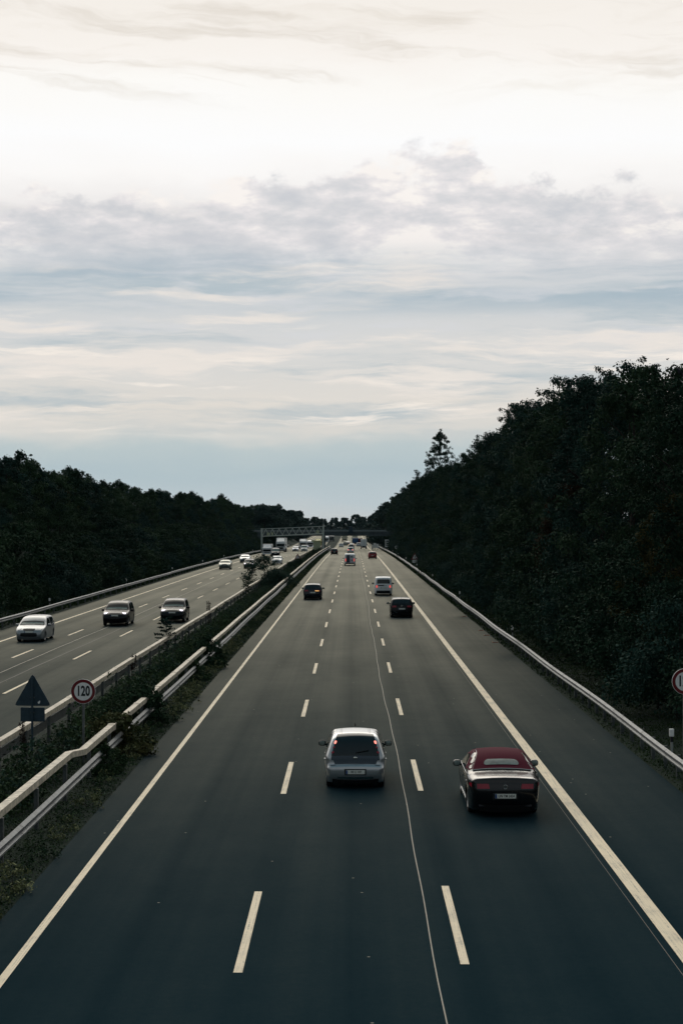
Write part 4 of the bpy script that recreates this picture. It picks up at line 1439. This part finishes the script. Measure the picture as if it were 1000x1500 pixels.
lorry('grey lorry in the oncoming queue far beyond the bridge', 485.5, 793.2, True, GREYP, WHITEP, 7, 2.4, 3.2, 2.6, 2.0)

# ------------------------------------------------------------------ vegetation
rng = np.random.default_rng(11)


def leaves(C, size, aspect=.55, up=.25, jit=.35, out=None):
    """diamond leaf faces at centres C"""
    n = len(C)
    nrm = rng.normal(size=(n, 3)); nrm[:, 2] += up * 2
    if out is not None: nrm += out * 2.2
    nrm /= np.linalg.norm(nrm, axis=1, keepdims=True)
    a = rng.normal(size=(n, 3)); a -= (a * nrm).sum(1, keepdims=True) * nrm; a /= np.linalg.norm(a, axis=1, keepdims=True)
    b = np.cross(nrm, a)
    s = size * (1 + jit * rng.normal(size=(n, 1)).clip(-1.5, 1.8))
    a *= s * .5; b *= s * .5 * aspect
    return np.stack([C - a, C + b - a * .1, C + a, C - b - a * .1], 1)


def clump_points(centres, radii, per, flat=.8):
    out = []; nrm = []
    for c, r in zip(centres, radii):
        k = int(per * (r / .8) ** 2)
        p = rng.normal(size=(k, 3)); p /= np.linalg.norm(p, axis=1, keepdims=True) + 1e-9
        rad = r * (rng.random((k, 1)) ** .45)
        nrm.append(p.copy())
        p = p * rad; p[:, 2] *= flat
        out.append(c + p)
    return np.concatenate(out), np.concatenate(nrm)


def tree_proto(key, h, cr, base, nclump, per, leaf, shape_='round', limb=14, trunk_r=.18, clump_r=(.55, 1.15)):
    """meshes for trunk with limbs, and crown"""
    lean = rng.normal(size=2) * .03 * h
    axis = lambda z: np.array([lean[0] * (z / h) ** 1.5, lean[1] * (z / h) ** 1.5, z])
    mb = MB()
    zs = np.linspace(-.4, h * .93, 9)
    mb.tube([axis(max(0, z)) + np.array([0, 0, min(0, z)]) + np.append(rng.normal(size=2) * .04 * (i > 0), 0) for i, z in enumerate(zs)],
            [trunk_r * (1.25 if i == 0 else 1) * (1 - .88 * max(0, z) / h) for i, z in enumerate(zs)], 8)
    C = []; Rr = []
    for i in range(nclump):
        t = rng.random() ** .85
        if shape_ == 'round': prof = (math.sin(PI * min(1, .12 + .88 * t) ** .9)) ** .6 * (1 - .25 * t)
        elif shape_ == 'cone': prof = (1 - t) ** .75 * .95 + .06
        else: prof = (1 - .62 * t ** 2) * (.72 + .28 * math.sin(t * PI))      # column
        a = rng.random() * 2 * PI
        lob = 1 + .22 * math.sin(3 * a + i % 2) + .15 * rng.normal()
        rr = cr * prof * lob * (.45 + .55 * rng.random() ** .5)
        z = base + (h - base) * t
        p = axis(z) + np.array([rr * math.cos(a), rr * math.sin(a), 0])
        C.append(p); Rr.append(rng.uniform(*clump_r) * (1 - .45 * t))
        if i < limb and t < .85:
            z0 = max(base * .6, z - rr * .8 - .3)
            m = axis(z0) * .5 + p * .5 + np.array([0, 0, .12 * rr])
            mb.tube([axis(z0), m, p], [trunk_r * .35 * (1 - .5 * t), trunk_r * .22, trunk_r * .06], 5)
    # a few twigs of leaves pushing above the crown for a ragged outline
    for i in range(18):
        a = rng.random() * 2 * PI; rr = cr * (.08 if shape_ == 'cone' else .55) * rng.random()
        t = .80 + .20 * rng.random()
        p = axis(base + (h - base) * t) + np.array([rr * math.cos(a), rr * math.sin(a), rng.uniform(.0, .035 * h)])
        C.append(p); Rr.append(rng.uniform(.018, .03) * min(h, 13))
        C.append(p * .6 + axis(base + (h - base) * t * .9) * .4); Rr.append(rng.uniform(.018, .03) * min(h, 13))
    P, Nn = clump_points(C, Rr, per)
    cm = quads_mesh('crown_' + key, leaves(P, leaf, .6, .3, .35, Nn * .7))
    tm = mb.mesh('trunk_' + key, True, 60)
    tm.materials.append(M_BARK)
    return tm, cm


def place_tree(protos, name, label, cat, group, X, y, s, mat, z=None, sz=1.0):
    tm, cm = protos[random.randrange(len(protos))]
    root = thing(name, label, cat, (X, y, (T(X, y) if z is None else z)), random.uniform(0, 2 * PI), group)
    root.scale = (s, s, s * sz)
    link_mesh('trunk', tm, root)
    o = bpy.data.objects.new('crown', cm); COL.objects.link(o); o.parent = root
    if not cm.materials: cm.materials.append(mat)
    o.material_slots[0].link = 'OBJECT'; o.material_slots[0].material = mat
    return root


L_DARK = leaf_mat('leaf_dark', (.009, .025, .017, 1), (.024, .052, .030, 1))
L_MID = leaf_mat('leaf_mid', (.011, .028, .016, 1), (.036, .066, .034, 1))
L_BLUE = leaf_mat('leaf_bluish', (.010, .030, .024, 1), (.030, .066, .052, 1))
L_LEFT = leaf_mat('leaf_left_bank', (.011, .030, .017, 1), (.046, .082, .038, 1))
L_BROWN = leaf_mat('leaf_brown', (.020, .013, .009, 1), (.050, .033, .018, 1))
L_YEL = leaf_mat('leaf_yellowish', (.022, .024, .009, 1), (.080, .072, .024, 1))
L_ORANGE = leaf_mat('leaf_orange', (.14, .075, .012, 1), (.30, .17, .03, 1))
L_WEED = leaf_mat('leaf_weed', (.014, .034, .018, 1), (.065, .100, .045, 1), 1.5)
L_LUSH = leaf_mat('leaf_lush', (.022, .048, .024, 1), (.085, .13, .055, 1), 1.2)
L_PALE = leaf_mat('leaf_pale', (.07, .085, .04, 1), (.23, .24, .12, 1), 2.5)
L_PALEG = leaf_mat('leaf_yellowing', (.030, .045, .020, 1), (.13, .12, .05, 1), 2.0)
L_BUSH = leaf_mat('leaf_bush', (.018, .040, .030, 1), (.06, .10, .07, 1), 1.0)
L_PLUME = leaf_mat('seed_plume', (.035, .026, .024, 1), (.085, .060, .050, 1), 2.0)
L_GRASS = leaf_mat('grass_blade', (.012, .030, .012, 1), (.040, .066, .024, 1), .4)

right_tall = [tree_proto('right_a', 15, 3.6, 1.6, 95, 330, .150), tree_proto('right_b', 14, 3.2, 1.2, 90, 330, .145, 'column'),
              tree_proto('right_c', 15.5, 3.9, 2.2, 100, 320, .155), tree_proto('right_d', 13.5, 3.0, 1.0, 85, 330, .145, 'column')]
right_under = [tree_proto('under_a', 5.0, 2.3, .2, 42, 260, .12, 'round', 8, .07), tree_proto('under_b', 4.2, 2.5, .1, 44, 260, .12, 'round', 8, .07)]
poplar = tree_proto('poplar', 21, 6.2, 3.0, 360, 250, .19, 'cone', 70, .2, (.32, .80))
left_tree = [tree_proto('left_a', 7.0, 2.6, .6, 52, 220, .20, 'round', 10, .12), tree_proto('left_b', 7.6, 2.2, .5, 48, 220, .20, 'column', 10, .12), tree_proto('left_c', 6.4, 2.8, .5, 52, 220, .20, 'round', 10, .12)]
left_bush = [tree_proto('bush_a', 3.4, 2.3, .0, 40, 200, .18, 'round', 6, .05), tree_proto('bush_b', 2.8, 2.0, .0, 36, 200, .17, 'round', 6, .05)]

# right wood
WOOD = 'trees of the dense wood behind the right guardrail'
SKY_R = ([540, 560, 575, 600, 615, 660, 680, 700, 740, 760, 800, 830, 850, 900, 925, 945, 975, 1000, 1130],
         [757, 745, 733, 712, 700, 682, 668, 655, 622, 600, 588, 560, 545, 552, 528, 545, 552, 545, 520])
SKY_L = ([-80, 0, 15, 30, 60, 100, 150, 200, 250, 281, 300, 327, 345, 385, 410, 430, 455, 475],
         [640, 668, 664, 658, 678, 683, 697, 707, 718, 719, 728, 726, 738, 738, 738, 750, 760, 764])


def crown_to(sky, X, y):
    """how high the crowns of the wood stand at this spot"""
    px = VX + X * F / y
    return CAM_H + (VY - float(np.interp(px, sky[0], sky[1]))) * y / F


def top_of(protos):
    return max(v.co.z for v in protos[1].vertices)


def right_wood():
    y = 46.0; k = 0
    while y < 560:
        for row, (X0, jit) in enumerate(((14.6, .9), (18.8, 1.3))):
            X = X0 + random.uniform(-jit, jit); yy = y + random.uniform(-1.5, 1.5) + 2.2 * row
            if X * F / yy + VX > 1120 or (row and k % 2): continue
            want = crown_to(SKY_R, X, yy) * random.uniform(.95, 1.04)
            pr = random.choice(right_tall)
            s = (want - T(X, yy)) / top_of(pr)
            mat = random.choice([L_DARK, L_DARK, L_MID, L_BLUE])
            place_tree([pr], 'tree', 'dark leafy tree in the dense wood behind the right guardrail', 'tree', WOOD, X, yy, s, mat)
        y += 5.0 if y < 200 else 8.0; k += 1
    y = 44.0
    while y < 520:
        X = 12.2 + random.uniform(-.5, .9)
        if X * F / y + VX < 1100:
            place_tree(right_under, 'shrub', 'dark understorey shrub at the edge of the right-hand wood', 'shrub', 'understorey shrubs along the right-hand wood', X, y, random.uniform(.8, 1.25), random.choice([L_DARK, L_BLUE, L_DARK, L_MID]))
        y += 3.4 if y < 200 else 5.5
    place_tree([poplar], 'tree', 'tall slender open-crowned tree rising alone above the right-hand wood', 'tree', None, 15.0, 296, 1.06, L_DARK)
    place_tree(right_tall, 'tree', 'yellowish-brown tree at the right edge of the photo', 'tree', None, 13.3, 70, .60, L_YEL, None, .95)
    place_tree(right_tall, 'tree', 'reddish-brown tree in the lower right-hand wood, left of the yellowish one', 'tree', None, 13.4, 104, .72, L_BROWN)


right_wood()

def left_bank():
    lab = {0: ('shrub', 'rounded dark bush at the foot of the left bank', 'bushes along the foot of the left bank'),
           1: ('tree', 'low bushy tree on the slope of the left bank', 'bushy trees on the left bank')}
    rows = [(-27.6, .8, 0, (.75, 1.15), 4.6), (-30.2, .9, 0, (1.0, 1.5), 5.0), (-33.0, 1.0, 1, (.62, .9), 5.4), (-36.0, 1.1, 1, (.8, 1.05), 5.4), (-39.5, 1.4, 1, (.85, 1.12), 5.0)]
    for X0, jit, kind, (s0, s1), step in rows:
        y = 112.0
        while y < 640:
            X = X0 + random.uniform(-jit, jit); yy = y + random.uniform(-1.4, 1.4)
            if X * F / yy + VX > -60:
                nm, lb, gr = lab[kind]
                mat = random.choice([L_MID, L_DARK, L_BLUE] if kind == 0 else [L_MID, L_DARK, L_MID, L_DARK, L_BLUE])
                mat = random.choice([L_LEFT, L_LEFT, L_MID, L_BLUE, L_DARK])
                pr = random.choice(left_bush if kind == 0 else left_tree); sc = random.uniform(s0, s1)
                if X0 < -35: sc = max(.45, (crown_to(SKY_L, X, yy) * random.uniform(.90, 1.0) - T(X, yy)) / top_of(pr))
                place_tree([pr], nm, lb, nm, gr, X, yy, sc, mat)
            y += step * (1.15 if y < 240 else 1.8 if y < 400 else 2.8)
    place_tree(left_tree, 'tree', 'small orange-leaved tree at the left edge of the photo', 'tree', None, -38.2, 183, .8, L_ORANGE, 5.0)
    place_tree(left_tree, 'tree', 'yellow-green tree among the dark ones on the left bank', 'tree', None, -36.5, 208, .9, L_YEL)
    def sky_tree(px, ytop, X, lab, protos, sc, mat):
        d = X * F / (px - VX); zt = CAM_H + (VY - ytop) * d / F
        g = T(X, d); hh = max(v.co.z for v in protos[0][1].vertices)
        place_tree(protos[:1], 'tree', lab, 'tree', None, X, d, (zt - g) / hh, mat)
    sky_tree(30, 657, -38, 'tallest tree on the left skyline, near the left edge', left_tree, 1, L_DARK)
    sky_tree(100, 681, -38, 'pointed tree on the left skyline, right of the tallest one', left_tree[1:], 1, L_DARK)
    sky_tree(281, 718, -38, 'broad dome-shaped tree on the left skyline', left_tree, 1, L_DARK)
    sky_tree(327, 722, -37, 'narrow upright tree on the left skyline, right of the dome-shaped one', left_tree[1:], 1, L_DARK)
    sky_tree(385, 737, -38, 'broad flat-topped tree on the left skyline above the gantry, on its left', left_tree[2:], 1, L_DARK)
    sky_tree(408, 737, -38, 'broad flat-topped tree on the left skyline above the gantry, on its right', left_tree, 1, L_DARK)


left_bank()

# wood beyond the bridge
far_p = [tree_proto('far_a', 11, 5.6, .0, 90, 60, .6, 'column', 5, .2, (1.0, 1.8)), tree_proto('far_b', 9.5, 5.2, .0, 86, 60, .6, 'column', 5, .2, (1.0, 1.8))]
L_FAR = leaf_mat('leaf_far', (.016, .032, .030, 1), (.040, .065, .050, 1), .3)
for k in range(32):
    X = -120 + 7.5 * k + random.uniform(-2.5, 2.5); y = 1185 + random.uniform(0, 60)
    place_tree(far_p, 'tree', 'dark tree in the wood closing the road beyond the bridge', 'tree', 'trees closing the view beyond the bridge', X, y, random.uniform(.9, 1.2), L_FAR)
for k in range(11):
    y = 560 + 52 * k
    for sx in (15, -31):
        xx = sx + random.uniform(-1.5, 2.5); yy = y + random.uniform(-6, 6); pr = random.choice(far_p)
        sc = min(1.7, max(.7, (crown_to(SKY_R if sx > 0 else SKY_L, xx, yy) * random.uniform(.92, 1.02) - T(xx, yy)) / top_of(pr)))
        place_tree([pr], 'tree', 'dark roadside tree standing past the bridge', 'tree', 'roadside trees past the bridge', xx, yy, sc, L_FAR)

# --- median plants
nearbush_p = [tree_proto('nearbush_a', 1.15, .75, .05, 40, 1000, .10, 'round', 8, .02, (.24, .38)), tree_proto('nearbush_b', 1.0, .85, .02, 40, 1000, .10, 'round', 8, .02, (.24, .38))]
weed_p = [tree_proto('weed_a', 1.0, .55, .05, 22, 420, .085, 'round', 8, .012, (.14, .26)), tree_proto('weed_b', 1.3, .42, .05, 22, 420, .085, 'column', 8, .012, (.12, .24)),
          tree_proto('weed_c', .8, .65, .02, 24, 420, .085, 'round', 8, .012, (.14, .28))]
tuft_p = [tree_proto('tuft_a', .45, .36, .02, 16, 900, .055, 'round', 5, .008, (.09, .17)), tree_proto('tuft_b', .36, .42, .02, 16, 900, .055, 'round', 5, .008, (.09, .17))]


def plume_proto(key, h, n):
    """bunch of upright stalks with seed plumes"""
    mb = MB(); pts = []
    for i in range(n):
        a = rng.random() * 2 * PI; r = rng.random() * .12; hh = h * rng.uniform(.7, 1.05)
        p0 = np.array([r * .5 * math.cos(a), r * .5 * math.sin(a), 0]); p1 = np.array([r * 1.5 * math.cos(a), r * 1.5 * math.sin(a), hh])
        mb.tube([p0, (p0 + p1) / 2 + np.array([0, 0, .03]), p1], [.008, .006, .003], 4)
        for q in range(26):
            t = rng.uniform(.45, 1.0)
            pts.append(p0 + (p1 - p0) * t + rng.normal(size=3) * .05 * (1.25 - t))
    sm = mb.mesh('stalks_' + key, True); sm.materials.append(M_BARK)
    return sm, quads_mesh('plume_' + key, leaves(np.array(pts), .085, .4, .5))


plume_p = [plume_proto('a', 1.3, 9), plume_proto('b', 1.1, 7)]


def frond_proto(key, h, n):
    """young tree with long feathered leaves"""
    mb = MB(); mb.tube([(0, 0, 0), (.03, .02, h * .5), (0, 0, h)], [.03, .02, .008], 6); pts = []
    for i in range(n):
        z = h * (.25 + .75 * i / n); a = i * 2.4; L = .75 * (1 - .45 * i / n)
        d = np.array([math.cos(a), math.sin(a), .35])
        p0 = np.array([0, 0, z]); p1 = p0 + d * L + np.array([0, 0, -.12])
        mb.tube([p0, p0 + d * L * .5 + np.array([0, 0, .05]), p1], [.008, .006, .003], 4)
        for q in range(26):
            t = rng.uniform(.15, 1.0); sd_ = np.array([-d[1], d[0], 0]) * rng.uniform(-.16, .16)
            pts.append(p0 + (p1 - p0) * t + sd_ + np.array([0, 0, .05 * math.sin(PI * t)]))
    sm = mb.mesh('stem_' + key, True); sm.materials.append(M_BARK)
    return sm, quads_mesh('fronds_' + key, leaves(np.array(pts), .19, .42, .7))


frond_p = frond_proto('a', 2.1, 20)


def plant(protos, name, label, cat, group, X, y, s, mat, part='foliage', stem='stems', z=None):
    tm, cm = protos[random.randrange(len(protos))]
    root = thing(name, label, cat, (X, y, T(X, y) if z is None else z), random.uniform(0, 6.28), group); root.scale = (s, s, s)
    link_mesh(stem, tm, root)
    o = bpy.data.objects.new(part, cm); COL.objects.link(o); o.parent = root
    if not cm.materials: cm.materials.append(mat)
    o.material_slots[0].link = 'OBJECT'; o.material_slots[0].material = mat
    return root


def median_plants():
    W = 'weeds growing between the two median guardrails'
    y = 33.0
    while y < 430:
        for q in range(2 if y < 150 else 1):
            X = random.uniform(-9.2, -8.35)
            plant(weed_p, 'weed', 'dark bushy weed between the two median guardrails', 'weed', W, X, y + random.uniform(-.8, .8), random.uniform(.75, 1.3), random.choice([L_WEED, L_WEED, L_LUSH, L_BUSH]))
        y += 1.2 if y < 90 else 2.0 if y < 180 else 4.5
    y = 31.0
    while y < 260:
        X = random.uniform(-7.15, -6.72)
        plant(tuft_p, 'weed', 'low tuft of weed on the strip beside the asphalt edge', 'weed', 'weed tufts at the median asphalt edge', X, y, random.uniform(.7, 1.35), random.choice([L_WEED, L_PALE, L_PALE, L_MID]))
        y += 1.1 if y < 100 else 2.6
    for (px, py, s, lab) in [(277, 1021, 1.6, 'farthest of the pale yellow-green tufts at the asphalt edge'), (270, 1032, 1.7, 'brightest pale yellow-green tuft at the asphalt edge'),
                             (259, 1045, 1.5, 'pale green tuft at the asphalt edge, third from far'), (247, 1057, 1.4, 'nearest of the pale green tufts at the asphalt edge')]:
        X, d = at(px, py); plant(tuft_p, 'weed', lab, 'weed', 'pale tufts beside the dark bush', X, d, s, L_PALE)
    # climbing bushes over the near rail
    B = 'bushes overgrowing the near median guardrail'
    for (X, d, s, m_, lab) in [(-7.55, 60.5, 1.2, L_MID, 'dark leafy bush covering both beams of the near median guardrail'),
                               (-7.5, 53.0, 1.25, L_PALEG, 'bush with yellowing leaves over the rail, right of the left 120 sign'),
                               (-7.2, 49.0, .7, L_WEED, 'small green creeper hanging over the lower rail near the rail step'),
                               (-7.35, 85.0, 1.3, L_MID, 'dark bush over the rail, beyond the larger leafy one'),
                               (-7.5, 78.0, .9, L_WEED, 'small bush poking over the pale beam between two larger bushes')]:
        plant(nearbush_p, 'bush', lab, 'bush', B, X, d, s, m_)
    for (X, d, s, lab) in [(-10.4, 47.5, 1.2, 'clump of tall brownish weed spikes far left, by the back of the triangular sign'), (-9.9, 50.5, 1.0, 'brownish weed spikes under the triangular sign plate'),
                           (-10.2, 77.5, 1.3, 'brownish weed spikes over the far median rail, short of the leafy frond plant'), (-10.2, 119, 1.3, 'brownish weed spikes by the pale rail end, farthest of the spiky clumps')]:
        plant(plume_p, 'tall_weed', lab, 'weed', 'tall weed spikes', X, d, s, L_PLUME, 'plume', 'stalks')
    for (X, d, s, lab) in [(-10.25, 92, 1.0, 'young tree with long feathery leaves in front of the black off-roader'), (-10.0, 158, .9, 'small leafy sapling leaning over the far median rail')]:
        plant([frond_p], 'sapling', lab, 'sapling', None, X, d, s, L_BLUE if d < 100 else L_MID, 'fronds', 'stem')
    for (X, d, s, lab) in [(-9.75, 186, 1.02, 'tall bush in the median hiding the white saloon, on its left'), (-7.7, 192, .62, 'tall bush in the median hiding the white saloon, on its right'),
                           (-8.5, 184, .8, 'lower bush filling the median between two tall ones')]:
        place_tree(left_bush, 'bush', lab, 'bush', 'tall median bushes', X, d, s, L_BUSH)
    for k in range(16):
        d = 215 + 14 * k
        place_tree(left_bush, 'bush', 'low dark bush in the far stretch of the median', 'bush', 'low bushes in the far stretch of the median', random.uniform(-9.6, -8.2), d, random.uniform(.3, .48), random.choice([L_MID, L_DARK]))


median_plants()


def ground_cover(name, label, cat, x0, x1, y0, y1, n, size, hmax, mat, power=2.0):
    t = rng.random(n); y = y0 * (y1 / y0) ** (t ** .9) if power else y0 + (y1 - y0) * t
    x = rng.uniform(x0, x1, n)
    hn = .5 + .5 * np.sin(x * 2.3 + y * .9) * np.sin(y * .37 + x) + .3 * np.sin(y * 2.1 - x * 3)
    z = rng.random(n) ** 1.3 * hmax * np.clip(hn, .15, 1.1)
    if name == 'undergrowth': z = z * (.25 + .75 * np.exp(-((x + 8.75) / .75) ** 4)) * np.where((x > -7.9) & (x < -7.05), .4, 1.0) * np.clip((-6.35 - x) / .4, .25, 1)
    g = np.array([T(a, b) for a, b in zip(x, y)])
    sc = size * np.clip(y / 90, .7, 3.0)
    C = np.stack([x, y, g + z], 1)
    P = leaves(C, 1.0, .38, -.3, .3)
    P = C[:, None] + (P - C[:, None]) * sc[:, None, None]
    o = link_mesh(name, quads_mesh(name, P), None, mat)
    tag(o, label, cat, None, 'stuff')


ground_cover('undergrowth', 'dense low weeds covering the median strip', 'undergrowth', -10.6, -6.45, 26, 470, 110000, .10, .50, L_WEED)
ground_cover('grass', 'dark grass on the verge under and behind the right guardrail', 'grass', 8.95, 13.5, 38, 480, 100000, .11, .30, L_GRASS)
ground_cover('grass', 'dark grass at the foot of the left bank behind the far guardrail', 'grass', -29.5, -24.3, 100, 520, 45000, .16, .35, L_GRASS)


# ------------------------------------------------------------------ air
def haze():
    m = bpy.data.materials.new('haze'); m.use_nodes = True
    nt = m.node_tree; nt.nodes.clear(); n = N(nt)
    out = n.n('ShaderNodeOutputMaterial'); pv = n.n('ShaderNodeVolumePrincipled')
    pv.inputs['Color'].default_value = (.50, .80, .95, 1); pv.inputs['Density'].default_value = 0.000014; pv.inputs['Anisotropy'].default_value = .2
    n.l(pv.outputs[0], out.inputs['Volume'])
    mb = MB(); mb.box((0, 3300, 13), (3400, 7600, 34)); tag(mb.build('haze', m), None, None, None, 'stuff')


if HAZE: haze()

# ------------------------------------------------------------------ birds
def birds():
    d = 74.0
    X = (994 - VX) * d / F; z = CAM_H + (VY - 545) * d / F
    r = thing('bird', 'dark bird perched on a treetop at the upper right edge', 'bird', (X, d, z))
    mb = MB(); mb.tube([(-.13, 0, .16), (-.10, 0, .155), (-.06, 0, .12), (0, 0, .03), (.08, 0, -.08), (.13, 0, -.15), (.17, 0, -.21)], [.012, .045, .055, .085, .075, .045, .03], 12)
    mb.build('body', M_FEATHER, r, True, 70)
    mb = MB(); mb.tube([(-.145, 0, .155), (-.20, 0, .14)], [.02, .004], 8); mb.build('beak', M_TRIM, r)
    for sg in (1, -1):
        mb = MB(); mb.ball((.05, sg * .075, -.02), (.11, .02, .06), 10, 6); o = mb.build('wing', M_FEATHER, r, True, 70)
    mb = MB(); mb.tube([(0, .03, -.03), (.0, .03, -.16)], .008, 5); mb.tube([(0, -.03, -.03), (0, -.03, -.16)], .008, 5); mb.build('leg', M_TRIM, r)
    X = (982 - VX) * d / F; z = CAM_H + (VY - 523.5) * d / F
    r = thing('bird', 'tiny dark bird in the sky above the treetops at upper right', 'bird', (X, d + 1, z), R(25))
    mb = MB(); mb.tube([(-.05, 0, .015), (-.03, 0, .012), (0, 0, 0), (.04, 0, -.01), (.075, 0, -.015)], [.006, .02, .025, .016, .01], 8); mb.build('body', M_FEATHER, r, True, 70)
    for sg in (1, -1):
        mb = MB(); mb.add([(-.02, 0, .01), (.03, 0, .01), (.05, sg * .11, .04), (.0, sg * .10, .05), (-.02, 0, .018), (.03, 0, .018), (.05, sg * .11, .046), (.0, sg * .10, .056)], [(0, 1, 2, 3), (7, 6, 5, 4), (0, 4, 5, 1), (1, 5, 6, 2), (2, 6, 7, 3), (3, 7, 4, 0)])
        mb.build('wing', M_FEATHER, r)


birds()

# ------------------------------------------------------------------ render settings
scene.render.engine = 'CYCLES'
scene.cycles.max_bounces = 5
scene.cycles.diffuse_bounces = 2
scene.cycles.glossy_bounces = 3
scene.cycles.use_denoising = True
scene.cycles.sample_clamp_indirect = 4.0
scene.render.resolution_x = 682; scene.render.resolution_y = 1024
